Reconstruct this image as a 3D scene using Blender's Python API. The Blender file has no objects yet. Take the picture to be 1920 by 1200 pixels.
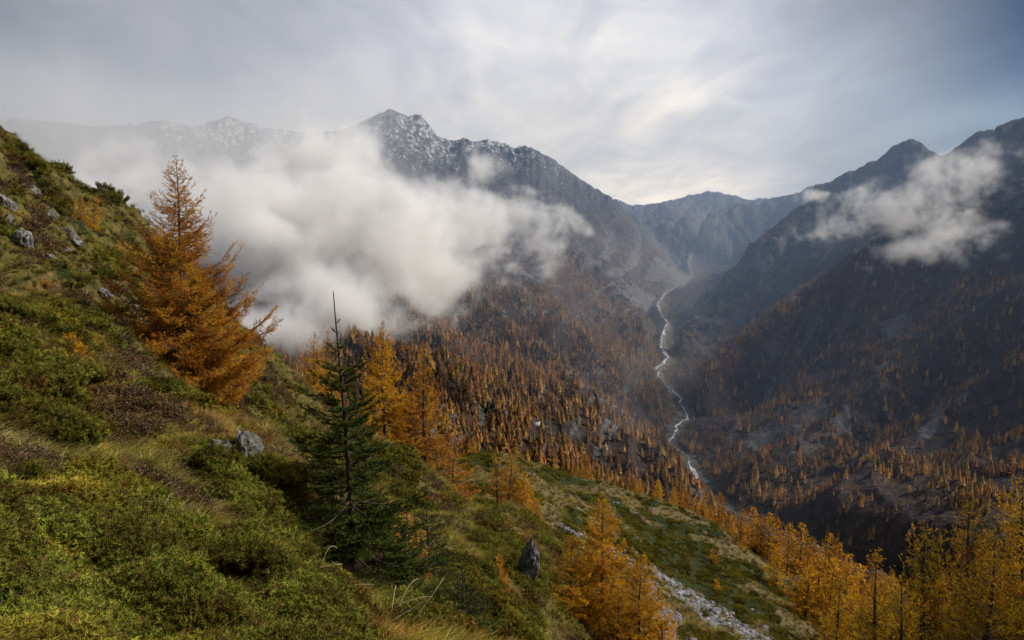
import bpy, math, random
import numpy as np
from mathutils import Vector, Matrix

# ------------------------------------------------------------------ basics
SC = bpy.context.scene
COL = SC.collection
PITCH = math.radians(10.0)
FPX = 1280.0                      # focal length of a 24 mm lens on the 1920 px wide photograph
SP, CP = math.sin(PITCH), math.cos(PITCH)

def P(u, v, Y):
    """world point seen at photo position (u, v) when it stands Y metres in front of the viewpoint"""
    x = (u - 960.0) / FPX
    yv = (v - 600.0) / FPX
    t = Y / (CP - yv * SP)
    return (x * t, Y, t * (-SP - yv * CP))

def proj(x, y, z):
    f = y * CP - z * SP
    up = y * SP + z * CP
    return 960 + FPX * x / f, 600 - FPX * up / f, f

# ------------------------------------------------------------------ numpy noise
def _h(ix, iy, seed):
    h = (ix.astype(np.int64) * 374761393 + iy.astype(np.int64) * 668265263 + seed * 1442695041) & 0xFFFFFFFF
    h = ((h ^ (h >> 13)) * 1274126177) & 0xFFFFFFFF
    h = (h ^ (h >> 16)) & 0xFFFFFFFF
    return h

def noise2(x, y, seed=0):
    ix = np.floor(x); iy = np.floor(y)
    fx = x - ix; fy = y - iy
    def g(dx, dy):
        a = _h(ix + dx, iy + dy, seed).astype(np.float64) * (2 * np.pi / 4294967296.0)
        return np.cos(a) * (fx - dx) + np.sin(a) * (fy - dy)
    u = fx * fx * fx * (fx * (fx * 6 - 15) + 10); w = fy * fy * fy * (fy * (fy * 6 - 15) + 10)
    a = g(0, 0) * (1 - u) + g(1, 0) * u
    b = g(0, 1) * (1 - u) + g(1, 1) * u
    return (a * (1 - w) + b * w) * 1.5

def fbm(x, y, octv=5, seed=0, gain=0.5, lac=2.03):
    s = 0; a = 1.0
    for o in range(octv):
        s = s + a * noise2(x * lac ** o + 17.3 * o, y * lac ** o - 9.1 * o, seed + o)
        a *= gain
    return s

def ridged(x, y, octv=5, seed=0, gain=0.5, lac=2.07):
    s = 0; a = 1.0; w = 1.0
    for o in range(octv):
        n = 1 - np.abs(noise2(x * lac ** o + 31.7 * o, y * lac ** o + 5.3 * o, seed + o)) * 1.6
        n = n * n * w
        s = s + a * n
        w = np.clip(n * 1.5, 0, 1)
        a *= gain
    return s - 0.9

def sst(a, b, x):
    t = np.clip((x - a) / (b - a), 0, 1)
    return t * t * (3 - 2 * t)

# ------------------------------------------------------------------ object helpers
def link(o, parent=None):
    COL.objects.link(o)
    if parent: o.parent = parent
    return o

def mesh_from(name, verts, faces, mat=None, smooth=False, attrs=None):
    """fast mesh: verts (n,3) array, faces = (m,3|4) int array or list of such arrays"""
    me = bpy.data.meshes.new(name)
    verts = np.asarray(verts, dtype=np.float32)
    if not isinstance(faces, list): faces = [faces]
    faces = [np.asarray(f, dtype=np.int32) for f in faces if len(f)]
    me.vertices.add(len(verts)); me.vertices.foreach_set('co', verts.ravel())
    nl = sum(f.size for f in faces); nf = sum(len(f) for f in faces)
    me.loops.add(nl); me.loops.foreach_set('vertex_index', np.concatenate([f.ravel() for f in faces]))
    me.polygons.add(nf)
    tot = np.concatenate([np.full(len(f), f.shape[1], dtype=np.int32) for f in faces])
    st = np.concatenate([[0], np.cumsum(tot)[:-1]]).astype(np.int32)
    me.polygons.foreach_set('loop_start', st)
    me.polygons.foreach_set('loop_total', tot)
    if smooth: me.polygons.foreach_set('use_smooth', np.ones(nf, dtype=bool))
    me.update(calc_edges=True)
    if attrs:
        for k, a in attrs.items():
            if a.ndim == 1:
                at = me.attributes.new(k, 'FLOAT', 'POINT'); at.data.foreach_set('value', a.astype(np.float32))
            else:
                at = me.attributes.new(k, 'FLOAT_COLOR', 'POINT')
                c = np.ones((len(verts), 4), dtype=np.float32); c[:, :a.shape[1]] = a
                at.data.foreach_set('color', c.ravel())
    if mat: me.materials.append(mat)
    return me

def obj(name, me, parent=None, label=None, cat=None, group=None, kind=None, loc=None):
    o = bpy.data.objects.new(name, me)
    link(o, parent)
    if loc is not None: o.location = loc
    tag(o, label, cat, group, kind)
    return o

def tag(o, label=None, cat=None, group=None, kind=None):
    if label: o['label'] = label
    if cat: o['category'] = cat
    if group: o['group'] = group
    if kind: o['kind'] = kind

def grid_faces(nr, nc):
    a = np.arange((nr - 1) * nc).reshape(nr - 1, nc)[:, :-1]
    return np.stack([a, a + 1, a + nc + 1, a + nc], -1).reshape(-1, 4)

# ------------------------------------------------------------------ node helpers
class NT:
    def __init__(s, tree): s.t = tree; s.n = tree.nodes; s.l = tree.links
    def add(s, typ, **kw):
        n = s.n.new(typ)
        for k, v in kw.items():
            if k == 'ins':
                for kk, vv in v.items():
                    s.set(n.inputs[kk], vv)
            else: setattr(n, k, v)
        return n
    def set(s, sock, v):
        if isinstance(v, bpy.types.NodeSocket): s.l.new(v, sock)
        elif isinstance(v, bpy.types.Node): s.l.new(v.outputs[0], sock)
        else: sock.default_value = v
    def math(s, op, a, b=0.5, c=None, clamp=False):
        n = s.n.new('ShaderNodeMath'); n.operation = op; n.use_clamp = clamp
        s.set(n.inputs[0], a); s.set(n.inputs[1], b)
        if c is not None: s.set(n.inputs[2], c)
        return n.outputs[0]
    def ramp(s, fac, stops, interp='LINEAR'):
        n = s.n.new('ShaderNodeValToRGB'); n.color_ramp.interpolation = interp
        cr = n.color_ramp
        while len(cr.elements) < len(stops): cr.elements.new(0.5)
        for e, (p, c) in zip(cr.elements, stops):
            e.position = p; e.color = c if len(c) == 4 else (*c, 1)
        s.set(n.inputs[0], fac); return n.outputs[0]
    def mix(s, fac, a, b, mode='MIX'):
        n = s.n.new('ShaderNodeMix'); n.data_type = 'RGBA'; n.blend_type = mode
        s.set(n.inputs[0], fac); s.set(n.inputs[6], a if not isinstance(a, tuple) else (*a[:3], 1)); s.set(n.inputs[7], b if not isinstance(b, tuple) else (*b[:3], 1))
        return n.outputs[2]
    def noise(s, scale, detail=4, rough=0.55, vec=None, dist=0.0, out=0, dim='3D'):
        n = s.n.new('ShaderNodeTexNoise'); n.noise_dimensions = dim
        n.inputs['Scale'].default_value = scale; n.inputs['Detail'].default_value = detail
        n.inputs['Roughness'].default_value = rough; n.inputs['Distortion'].default_value = dist
        if vec is not None: s.set(n.inputs['Vector'], vec)
        return n.outputs[out]
    def mapr(s, v, a, b, c=0.0, d=1.0, smooth=True):
        n = s.n.new('ShaderNodeMapRange'); n.interpolation_type = 'SMOOTHSTEP' if smooth else 'LINEAR'
        s.set(n.inputs[0], v); n.inputs[1].default_value = a; n.inputs[2].default_value = b
        n.inputs[3].default_value = c; n.inputs[4].default_value = d
        return n.outputs[0]

def new_mat(name):
    m = bpy.data.materials.new(name); m.use_nodes = True
    m.node_tree.nodes.clear()
    t = NT(m.node_tree)
    out = t.add('ShaderNodeOutputMaterial')
    return m, t, out

# ------------------------------------------------------------------ far terrain: ridges, river, spurs
def poly(pts, n):
    p = np.array([P(*q) for q in pts])
    d = np.concatenate([[0], np.cumsum(np.linalg.norm(np.diff(p[:, :2], axis=0), axis=1))])
    t = np.linspace(0, d[-1], n)
    return np.stack([np.interp(t, d, p[:, k]) for k in range(3)], 1), t

RIDGE = [(-1500, 150, 1500), (-900, 230, 1900), (-400, 260, 2300), (-100, 240, 2500), (30, 222, 2600), (100, 228, 2600), (180, 237, 2620), (250, 232, 2650),
         (310, 225, 2650), (360, 238, 2650), (400, 226, 2680), (430, 217, 2700), (480, 235, 2750), (560, 248, 2700), (640, 245, 2600), (685, 225, 2550),
         (730, 204, 2550), (747, 210, 2550), (765, 217, 2560), (790, 214, 2570), (805, 235, 2600), (820, 256, 2620), (850, 264, 2650), (870, 258, 2660),
         (890, 267, 2680), (912, 260, 2700), (945, 268, 2750), (965, 277, 2780), (985, 273, 2800), (1010, 283, 2850), (1045, 303, 2900), (1080, 330, 2980),
         (1120, 355, 3250), (1150, 372, 3600), (1170, 378, 3850), (1135, 388, 4200), (1115, 392, 4600), (1140, 388, 5000), (1181, 384, 5400), (1215, 383, 5600), (1240, 379, 5700), (1300, 365, 5750), (1330, 358, 5800),
         (1355, 362, 5800), (1385, 368, 5750), (1405, 376, 5700), (1423, 370, 5650), (1440, 373, 5600), (1470, 367, 5300), (1488, 363, 4800), (1500, 359, 4350), (1512, 352, 4000),
         (1525, 346, 3750), (1552, 344, 3450), (1580, 326, 3200), (1610, 315, 3050), (1650, 295, 2850), (1680, 270, 2650), (1712, 259, 2550), (1740, 277, 2450),
         (1760, 292, 2380), (1775, 290, 2300), (1800, 270, 2200), (1830, 248, 2100), (1865, 240, 2000), (1890, 228, 1930), (1920, 219, 1850), (2000, 190, 1700),
         (2200, 150, 1400), (2600, 100, 1000), (3400, 50, 600)]
RIVER = [(2300, 1350, 260), (1900, 1300, 400), (1740, 1230, 540), (1500, 1040, 700), (1400, 985, 790), (1325, 935, 880), (1312, 905, 940), (1298, 880, 1000), (1292, 858, 1050), (1264, 842, 1080), (1260, 828, 1110),
         (1266, 800, 1170), (1290, 785, 1210), (1280, 762, 1270), (1272, 740, 1330), (1255, 730, 1370), (1235, 712, 1440), (1232, 690, 1540), (1252, 672, 1640), (1240, 650, 1780),
         (1241, 628, 1920), (1252, 604, 2100), (1240, 590, 2230), (1232, 570, 2420), (1246, 552, 2650), (1282, 533, 2950), (1298, 516, 3200), (1290, 492, 3650), (1296, 470, 4050),
         (1312, 450, 4450), (1322, 430, 4800), (1328, 405, 5200)]
rp, rt = poly(RIDGE, 520)
vp, vt = poly(RIVER, 420)
# the ridge in frame keeps its own parameter for the gullies; (photo u, v, Y), half width m, side slope
SPURS = [
    ([(2150, 260, 1200), (2000, 320, 1300), (1920, 327, 1350), (1882, 330, 1380), (1855, 317, 1400), (1835, 332, 1405), (1800, 372, 1420), (1740, 440, 1420), (1600, 570, 1400), (1450, 690, 1330), (1360, 765, 1290)], 0.75),
    ([(1712, 300, 2450), (1640, 400, 2350), (1560, 480, 2250), (1450, 560, 2150), (1350, 640, 2050), (1270, 690, 1950)], 0.62),
    ([(1560, 360, 3200), (1500, 430, 3050), (1420, 500, 2950), (1330, 570, 2850)], 0.6),
    ([(1480, 380, 4900), (1430, 425, 4600), (1370, 460, 4400), (1320, 480, 4300)], 0.6),
    ([(1330, 372, 5600), (1290, 410, 5200), (1270, 440, 5000)], 0.5),
    ([(900, 280, 2650), (960, 400, 2350), (1050, 462, 2080), (1110, 520, 1960), (1170, 580, 1880), (1225, 655, 1780)], 0.62),
    ([(1100, 360, 3000), (1150, 430, 2850), (1190, 500, 2780)], 0.55),
    ([(1150, 372, 3600), (1170, 379, 3850), (1190, 398, 3920), (1215, 428, 3960), (1245, 465, 3960), (1275, 492, 3900)], 0.95),
    ([(760, 380, 2000), (860, 500, 1560), (960, 580, 1400), (1060, 660, 1330), (1130, 715, 1290), (1215, 775, 1250)], 0.6),
    ([(640, 500, 1350), (800, 610, 1050), (930, 690, 960), (1010, 745, 920), (1100, 820, 900), (1200, 880, 900), (1230, 905, 900)], 0.55),
    ([(560, 640, 900), (760, 720, 720), (900, 790, 650), (1010, 850, 640), (1100, 905, 660), (1180, 960, 690)], 0.45),
]
spl = [(poly(s, 90)[0], k) for s, k in SPURS]
CTRL = [(1008, 806, 640), (1130, 800, 760), (560, 670, 760), (700, 650, 800), (850, 760, 620), (1700, 960, 640), (1850, 760, 900), (1900, 1000, 480),
        (1480, 860, 950), (1300, 520, 3100), (1260, 960, 700), (1340, 948, 750), (1400, 968, 690), (1480, 1012, 620), (1560, 1062, 560), (1180, 600, 2200), (1650, 1112, 500), (1800, 1180, 430), (1420, 470, 3700), (1150, 640, 1700), (980, 560, 1500)]

def far_base(x, y):
    sh = x.shape; x = x.ravel(); y = y.ravel()
    z = np.empty_like(x); S = np.empty_like(x); T = np.empty_like(x); U = np.empty_like(x)
    for i in range(0, len(x), 20000):
        X = x[i:i + 20000, None]; Y = y[i:i + 20000, None]
        d = np.sqrt((X - rp[:, 0]) ** 2 + (Y - rp[:, 1]) ** 2) + 1.0
        k = d.min(1); w = (k[:, None] / d) ** 5; w /= w.sum(1)[:, None]
        H = (w * rp[:, 2]).sum(1); tt = (w * rt).sum(1); dr = k - 1
        d = np.sqrt((X - vp[:, 0]) ** 2 + (Y - vp[:, 1]) ** 2) + 1.0
        k = d.min(1); w = (k[:, None] / d) ** 6; w /= w.sum(1)[:, None]
        V = (w * vp[:, 2]).sum(1); uu = (w * vt).sum(1); dv = k - 1
        s = dv / (dv + dr + 1e-6)
        rs = sst(-60, 60, X[:, 0] - np.interp(Y[:, 0], vp[::-1, 1], vp[::-1, 0]) if vp[0, 1] > vp[-1, 1] else X[:, 0] - np.interp(Y[:, 0], vp[:, 1], vp[:, 0]))
        pw = 0.88 + 0.42 * rs + 0.75 * sst(2500, 3600, Y[:, 0]) * (1 - 0.4 * rs)
        zz = V + (H - V) * np.where(s < 0.999, s ** pw, 1)
        zz = np.maximum(zz, V + np.minimum(dv * 0.16, 12))
        for sp, kk in spl:
            d = np.sqrt((X - sp[:, 0]) ** 2 + (Y - sp[:, 1]) ** 2)
            j = (sp[:, 2] - kk * np.sqrt(d * d + 30 ** 2) + kk * 30 - 0.0011 * d * d)
            m = j.max(1)
            a = zz - m
            zz = np.where(a > 60, zz, np.where(a < -60, m, 0.5 * (zz + m + np.sqrt(a * a + 30 ** 2) - 30 * (1 - np.abs(a) / 60))))
        z[i:i + 20000] = zz; S[i:i + 20000] = s; T[i:i + 20000] = tt; U[i:i + 20000] = uu
    return z.reshape(sh), S.reshape(sh), T.reshape(sh), U.reshape(sh)

cpt = np.array([P(*q) for q in CTRL])
_zb = far_base(cpt[:, 0].copy(), cpt[:, 1].copy())[0]
def _ker(d, y): return np.exp(-(d / (60 + 0.14 * y)) ** 2)
_D = np.sqrt((cpt[:, None, 0] - cpt[None, :, 0]) ** 2 + (cpt[:, None, 1] - cpt[None, :, 1]) ** 2)
_w = np.linalg.solve(_ker(_D, cpt[None, :, 1]) + 0.05 * np.eye(len(cpt)), np.clip(cpt[:, 2] - _zb, -110, 90))
print('far ctrl residuals', np.round(cpt[:, 2] - _zb))

def up2(a, nr, nc):
    r = np.linspace(0, a.shape[0] - 1, nr); c = np.linspace(0, a.shape[1] - 1, nc)
    r0 = np.minimum(r.astype(int), a.shape[0] - 2); c0 = np.minimum(c.astype(int), a.shape[1] - 2)
    fr = (r - r0)[:, None]; fc = (c - c0)[None]
    return (a[r0][:, c0] * (1 - fr) * (1 - fc) + a[r0 + 1][:, c0] * fr * (1 - fc) + a[r0][:, c0 + 1] * (1 - fr) * fc + a[r0 + 1][:, c0 + 1] * fr * fc)

NR, NC = 820, 860
AZ = np.radians(np.linspace(-50, 50, NC))
RR = 240.0 * (7200.0 / 240.0) ** np.linspace(0, 1, NR)
def polar(nr, nc):
    az = np.radians(np.linspace(-50, 50, nc)); rr = 240.0 * 30.0 ** np.linspace(0, 1, nr)
    return rr[:, None] * np.sin(az)[None], rr[:, None] * np.cos(az)[None]
xc, yc = polar(164, 172)
zc, Sc, Tc, Uc = far_base(xc, yc)
for c, w in zip(cpt, _w):
    zc += w * _ker(np.hypot(xc - c[0], yc - c[1]), c[1])
FX, FY = polar(NR, NC)
FZ = up2(zc, NR, NC); FS = up2(Sc, NR, NC); FT = up2(Tc, NR, NC); FU = up2(Uc, NR, NC)
rad = np.hypot(FX, FY)
# relief: gullies that run down from the ridges, crags on top, small bumps everywhere
side = np.where(FX > np.interp(FY, vp[:, 1], vp[:, 0]), 1.0, -1.0)
mid = sst(0.02, 0.25, FS) * (1 - 0.55 * sst(0.85, 1.0, FS))
wx = FT + 150 * fbm(FX / 520, FY / 520, 4, 5)
g1 = ridged(wx / 210, FS * 3.2 + side * 7, 5, 11) * (0.55 + 0.9 * np.clip(fbm(FX / 700, FY / 700, 2, 71) + 0.4, 0, 1))
g2 = ridged(FX / 95 + 3, FY / 95, 5, 23)
crag = ridged(FX / 260, FY / 260, 6, 41, 0.55)
high = sst(0.45, 0.95, FS)
FZ = FZ + mid * (20 * g1 + 13 * g2) * (0.4 + 0.6 * high) + high * 20 * crag + sst(0.0, 0.06, FS) * 2.6 * fbm(FX / 22, FY / 22, 4, 77) + high * 7 * ridged(FX / 45, FY / 45, 4, 88)
# ribs and ravines that come down the flanks (photo positions, strength)
RIBS = [([(1050, 475), (1090, 510), (1133, 545), (1175, 600), (1210, 655), (1238, 705)], 1.0), ([(985, 560), (1040, 600), (1087, 647), (1147, 700), (1207, 753)], 1.0),
        ([(850, 540), (930, 600), (1007, 680), (1083, 740), (1123, 787), (1180, 850), (1250, 915)], 1.15), ([(640, 640), (740, 690), (840, 740), (930, 800), (1040, 850)], 0.8),
        ([(1045, 550), (1110, 615), (1180, 690)], -0.9), ([(950, 570), (1020, 640), (1090, 700), (1160, 765)], -0.9), ([(860, 620), (940, 690), (1030, 770), (1110, 850)], -0.8),
        ([(1760, 470), (1640, 500), (1540, 560), (1460, 620), (1380, 690), (1290, 770)], 1.1), ([(1900, 560), (1780, 650), (1660, 740), (1540, 830), (1410, 905)], 0.8), ([(1620, 580), (1500, 660), (1400, 745)], -0.9),
        ([(1900, 700), (1780, 790), (1660, 880), (1560, 950)], 0.7), ([(1850, 640), (1720, 740), (1580, 850)], -0.6), ([(1520, 440), (1440, 510), (1350, 590), (1270, 660)], 0.9), ([(1500, 520), (1400, 590), (1310, 660)], -0.8),
        ([(1490, 375), (1430, 420), (1370, 455), (1325, 480)], 1.3), ([(1225, 388), (1250, 420), (1275, 455)], 1.0), ([(1400, 380), (1370, 415), (1340, 445)], 0.9), ([(1440, 380), (1390, 430), (1345, 465)], -0.9), ([(1560, 380), (1480, 450), (1400, 510)], 0.9),
        ([(1000, 330), (1060, 400), (1110, 460), (1150, 520)], 0.8), ([(900, 300), (950, 380), (1000, 440)], 0.8), ([(1060, 360), (1110, 420), (1160, 500)], -0.6), ([(800, 300), (850, 380), (900, 450)], -0.7)]
for pl_, st_ in RIBS:
    pu = np.interp(np.linspace(0, 1, 46), np.linspace(0, 1, len(pl_)), [q[0] for q in pl_]); pv = np.interp(np.linspace(0, 1, 46), np.linspace(0, 1, len(pl_)), [q[1] for q in pl_])
    hit = []
    for a_, b_ in zip(pu, pv):
        q = P(a_, b_, 1.0); e_ = q[2] / math.hypot(q[0], q[1]); c_ = int(round((math.degrees(math.atan2(q[0], q[1])) + 50) / 100 * (NC - 1)))
        col_ = FZ[:, c_] / rad[:, c_]; k_ = np.argmax(col_ >= e_)
        if k_ > 0: hit.append((FX[k_, c_], FY[k_, c_]))
    hit = np.array(hit); rm_ = np.hypot(hit[:, 0], hit[:, 1]).mean(); w_ = 0.030 * rm_
    box = (FX > hit[:, 0].min() - 3 * w_) & (FX < hit[:, 0].max() + 3 * w_) & (FY > hit[:, 1].min() - 3 * w_) & (FY < hit[:, 1].max() + 3 * w_)
    xs_, ys_ = FX[box], FY[box]; dm = np.full(len(xs_), 1e9)
    for (hx, hy) in hit: dm = np.minimum(dm, (xs_ - hx) ** 2 + (ys_ - hy) ** 2)
    dm = np.sqrt(dm) * (1 + 0.5 * fbm(xs_ / 60, ys_ / 60, 3, 150))
    FZ[box] += st_ * (0.034 if rm_ < 2600 else 0.024) * rm_ * np.exp(-np.abs(dm / w_) ** 1.4) * sst(0.0, 0.06, FS[box])
# the skyline follows the summits of the photograph
az_r = np.degrees(np.arctan2(rp[:, 0], rp[:, 1]))
uu_, vv_ = [], []
for (u, v, Y) in RIDGE[:]:
    if 4100 < Y < 5100 and u < 1175: continue
    x, y, z = P(u, v, Y); uu_.append(math.degrees(math.atan2(x, y))); vv_.append(z / math.hypot(x, y))
uu_ = np.array(uu_); vv_ = np.array(vv_); o_ = np.argsort(uu_)
azd = np.degrees(AZ)
tgt = np.interp(azd, uu_[o_], vv_[o_]) + 0.0022 * fbm(azd * 2.2, azd * 0, 5, 3, 0.62)
elev = FZ / rad
for it in range(7):
    k = np.argmax(FZ / rad, 0)
    cur = (FZ / rad).max(0); rk = RR[k]
    dz = (tgt - cur) * rk
    dz = np.clip(dz, -90, 90) if it < 4 else np.clip(dz, -30, 30)
    dz = np.convolve(np.pad(dz, 2, mode='edge'), np.ones(5) / 5, 'valid') if it < 2 else np.convolve(np.pad(dz, 1, mode='edge'), np.array([.25, .5, .25]), 'valid')
    FZ += dz[None] * np.exp(-((rad - rk[None]) / (0.085 * rk[None])) ** 2)
for it in range(3):
    av_ = 0.5 * (FZ[:, 2:] + FZ[:, :-2]); df_ = FZ[:, 1:-1] - av_
    FZ[:, 1:-1] = np.where(np.abs(df_) > 0.0035 * rad[:, 1:-1], av_, FZ[:, 1:-1])
# close the notch where the near summit ridge passes in front of the valley head ridge
k_n = np.argmin(np.abs(RR - 2940.0))
xa_ = np.tan(AZ) / 1.0
u_n = np.array([proj(math.sin(a_) * 2940, math.cos(a_) * 2940, tgt[i_] * 2940)[0] for i_, a_ in enumerate(AZ)])
wn_ = sst(1518, 1532, u_n) * (1 - sst(1544, 1556, u_n))
for it in range(2):
    dn_ = np.clip((tgt * 2940 - FZ[k_n]) , 0, 60) * wn_
    FZ += dn_[None] * np.exp(-((rad - 2940.0) / 230.0) ** 2)
# river bed
dvr = np.full(FX.shape, 1e9)
near = FS < 0.12
xs, ys = FX[near], FY[near]
dd = np.empty(len(xs)); zz = np.empty(len(xs))
vf, vft = poly(RIVER, 2400)
vmask = slice(0, 2400)
for i in range(0, len(xs), 20000):
    d = np.hypot(xs[i:i + 20000, None] - vf[None, :, 0], ys[i:i + 20000, None] - vf[None, :, 1])
    j = d.argmin(1); dd[i:i + 20000] = d[np.arange(len(j)), j]; zz[i:i + 20000] = vf[j, 2]
dvr[near] = dd
zr = np.zeros(FX.shape); zr[near] = zz
kk = np.exp(-(dvr / 26) ** 2)
FZ = np.where(near, FZ * (1 - kk) + (zr + 0.02 * np.minimum(dvr, 100)) * kk, FZ)
FDV = dvr

def visible_report():
    el = np.maximum.accumulate(FZ / rad0, 0)
rad0 = np.hypot(FX, FY)
ELMAX = np.maximum.accumulate(FZ / rad0, 0)
def far_visible(x, y, z):
    """is a point above every nearer bit of the far terrain on its line of sight"""
    c = (np.degrees(np.arctan2(x, y)) + 50) / 100 * (NC - 1)
    r = np.log(np.hypot(x, y) / 240.0) / math.log(30.0) * (NR - 1)
    ci = np.clip(np.round(c).astype(int), 0, NC - 1); ri = np.clip(np.floor(r).astype(int) - 2, 0, NR - 1)
    return z / np.hypot(x, y) > ELMAX[ri, ci]
def far_sample(A, x, y):
    c = np.clip((np.degrees(np.arctan2(x, y)) + 50) / 100 * (NC - 1), 0, NC - 1.001)
    r = np.clip(np.log(np.hypot(x, y) / 240.0) / math.log(30.0) * (NR - 1), 0, NR - 1.001)
    c0 = c.astype(int); r0 = r.astype(int); fc = c - c0; fr = r - r0
    return A[r0, c0] * (1 - fr) * (1 - fc) + A[r0 + 1, c0] * fr * (1 - fc) + A[r0, c0 + 1] * (1 - fr) * fc + A[r0 + 1, c0 + 1] * fr * fc
# ------------------------------------------------------------------ near hillside
NPX = [  # photo u, v, distance
    (0, 1100, 2.6), (300, 1190, 2.7), (640, 1195, 3.4), (150, 980, 4.2), (380, 1010, 4.8), (60, 860, 6.0), (260, 880, 7.0), (480, 1080, 5.2), (700, 1190, 4.2),
    (540, 925, 8.0), (470, 850, 9.2), (400, 790, 10.5), (330, 770, 11.6), (250, 735, 13.0), (150, 690, 13.6), (60, 640, 14.0), (0, 612, 14.2), (-150, 560, 15), (-100, 760, 8),
    (670, 1120, 7.4), (560, 1030, 7.2), (850, 1120, 9.0), (780, 1195, 7.0), (1000, 1180, 13.0), (900, 1190, 10.0),
    (440, 850, 19.0), (475, 880, 19.5), (350, 760, 24.0), (520, 870, 18.5), (600, 900, 20.0), (400, 800, 22.0),
    (240, 690, 22.0), (130, 640, 21.0), (0, 585, 21.0), (200, 600, 25.0), (60, 540, 26.0), (300, 660, 28.0), (100, 470, 33.0), (200, 520, 34.0),
    (0, 420, 32.0), (0, 300, 39.0), (120, 400, 42.0), (220, 450, 47.0), (300, 560, 44.0), (400, 680, 42.0), (-150, 330, 34), (-150, 180, 44), (-200, 480, 24),
    (0, 232, 44.0), (45, 275, 46.0), (110, 330, 50.0), (200, 372, 55.0), (260, 408, 58.0), (330, 480, 60.0), (420, 590, 60.0), (520, 690, 60.0), (590, 745, 58.0), (640, 790, 56), (700, 835, 53.0), (800, 888, 48.0),
    (560, 800, 42.0), (620, 880, 30.0), (700, 930, 34.0), (760, 950, 36.0), (850, 935, 47.0), (860, 1010, 30.0), (930, 960, 56), (1000, 988, 60.0), (940, 1060, 28.0), (985, 1100, 22.0), (1050, 1040, 52), (1090, 1080, 46),
    (1040, 1100, 36.0), (1080, 1230, 24.0), (1200, 1330, 24.0), (1040, 1300, 17), (1350, 1400, 24), (1500, 1500, 22), (1900, 1560, 18), (1800, 1500, 22), (1700, 1450, 28), (2100, 1500, 22), (1500, 1360, 45), (1800, 1330, 50), (2000, 1300, 60),
    (870, 852, 170.0), (930, 856, 185.0), (1000, 871, 205.0), (1060, 885, 215.0), (1130, 910, 220.0), (1210, 935, 218), (1300, 967, 210.0), (1370, 1005, 195), (1440, 1052, 180.0), (1500, 1076, 172.0), (1560, 1110, 165),
    (900, 925, 98.0), (900, 885, 140.0), (1050, 985, 105.0), (1030, 975, 108), (1050, 915, 175.0), (1130, 960, 150), (1200, 1000, 150.0), (1200, 1070, 118.0), (1350, 1060, 150.0), (1350, 1150, 112.0), (1300, 1110, 125), (1450, 1192, 108.0),
    (1250, 1190, 92.0), (1150, 1120, 92.0), (1480, 1110, 150.0), (1600, 1190, 130.0), (1650, 1250, 110.0), (1750, 1230, 120.0), (1900, 1290, 100.0), (1280, 1150, 104), (1100, 1030, 110), (2100, 1330, 100),
]
NXYZ = [(0, 0, -1.55), (0.6, 1.2, -1.75), (-1.5, 0.5, -0.9), (2.5, 1.5, -3.1), (4, 5, -6.0), (-8, 2, 2.2), (-20, 5, 9.5), (-30, 20, 13), (6, 12, -11.0), (12, 8, -12.5), (1.5, 3.3, -3.3)]
pts = [P(*q) for q in NPX] + NXYZ
# beyond the crest the ground falls away
for (u, v, Y) in [(0, 232, 44.0), (110, 330, 50.0), (260, 408, 58.0), (330, 480, 60), (420, 590, 60.0), (520, 690, 60.0), (590, 745, 58.0), (700, 835, 53.0), (800, 888, 48.0), (1000, 988, 60.0), (1050, 1040, 52)]:
    a = P(u, v, Y); k = 1.22; pts.append((a[0] * k, a[1] * k, a[2] * k - 7))
    k = 1.8
    if u < 700: pts.append((a[0] * k, a[1] * k, a[2] * k - 30))
for (u, v, Y) in [(870, 852, 170.0), (1000, 871, 205.0), (1130, 910, 220.0), (1300, 967, 210.0), (1440, 1052, 180.0), (1560, 1110, 165), (1750, 1230, 120.0), (2100, 1330, 100)]:
    a = P(u, v, Y); k = 1.15; pts.append((a[0] * k, a[1] * k, a[2] * k - 9))
    k = 1.55; pts.append((a[0] * k, a[1] * k, a[2] * k - 75))
for (u, v, Y) in [(600, 700, 200), (300, 700, 200), (0, 700, 180)]:
    a = P(u, v, Y); pts.append((a[0], a[1], a[2] - 20))
NP_ = np.array(pts)
# thin plate spline in a warped plane (log distance), so that near and far points weigh alike
def warp(x, y):
    r = np.hypot(x, y); k = np.log1p(r / 6.0)
    return x / (r + 1e-6) * k * 1.6, y / (r + 1e-6) * k * 1.6
wxn, wyn = warp(NP_[:, 0], NP_[:, 1])
def tk(r2): return 0.5 * r2 * np.log(r2 + 1e-9)
_r2 = (wxn[:, None] - wxn[None]) ** 2 + (wyn[:, None] - wyn[None]) ** 2
nn = len(NP_)
_sc = 8.0 + np.hypot(NP_[:, 0], NP_[:, 1])          # heights relative to distance
_A = np.zeros((nn + 3, nn + 3)); _A[:nn, :nn] = tk(_r2) + 0.0008 * np.eye(nn)
_A[:nn, nn] = 1; _A[:nn, nn + 1] = wxn; _A[:nn, nn + 2] = wyn; _A[nn:, :nn] = _A[:nn, nn:].T
_sol = np.linalg.solve(_A, np.concatenate([NP_[:, 2] / _sc, np.zeros(3)]))
def near_base(x, y):
    sh = x.shape; x = x.ravel(); y = y.ravel(); X, Y = warp(x, y); z = np.empty_like(x)
    for i in range(0, len(x), 40000):
        r2 = (X[i:i + 40000, None] - wxn) ** 2 + (Y[i:i + 40000, None] - wyn) ** 2
        z[i:i + 40000] = tk(r2) @ _sol[:nn] + _sol[nn] + _sol[nn + 1] * X[i:i + 40000] + _sol[nn + 2] * Y[i:i + 40000]
    return (z * (8.0 + np.hypot(x, y))).reshape(sh)
NNR, NNC = 760, 760
NA0, NA1 = -62.0, 58.0
NR0, NR1 = 0.5, 400.0
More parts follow.
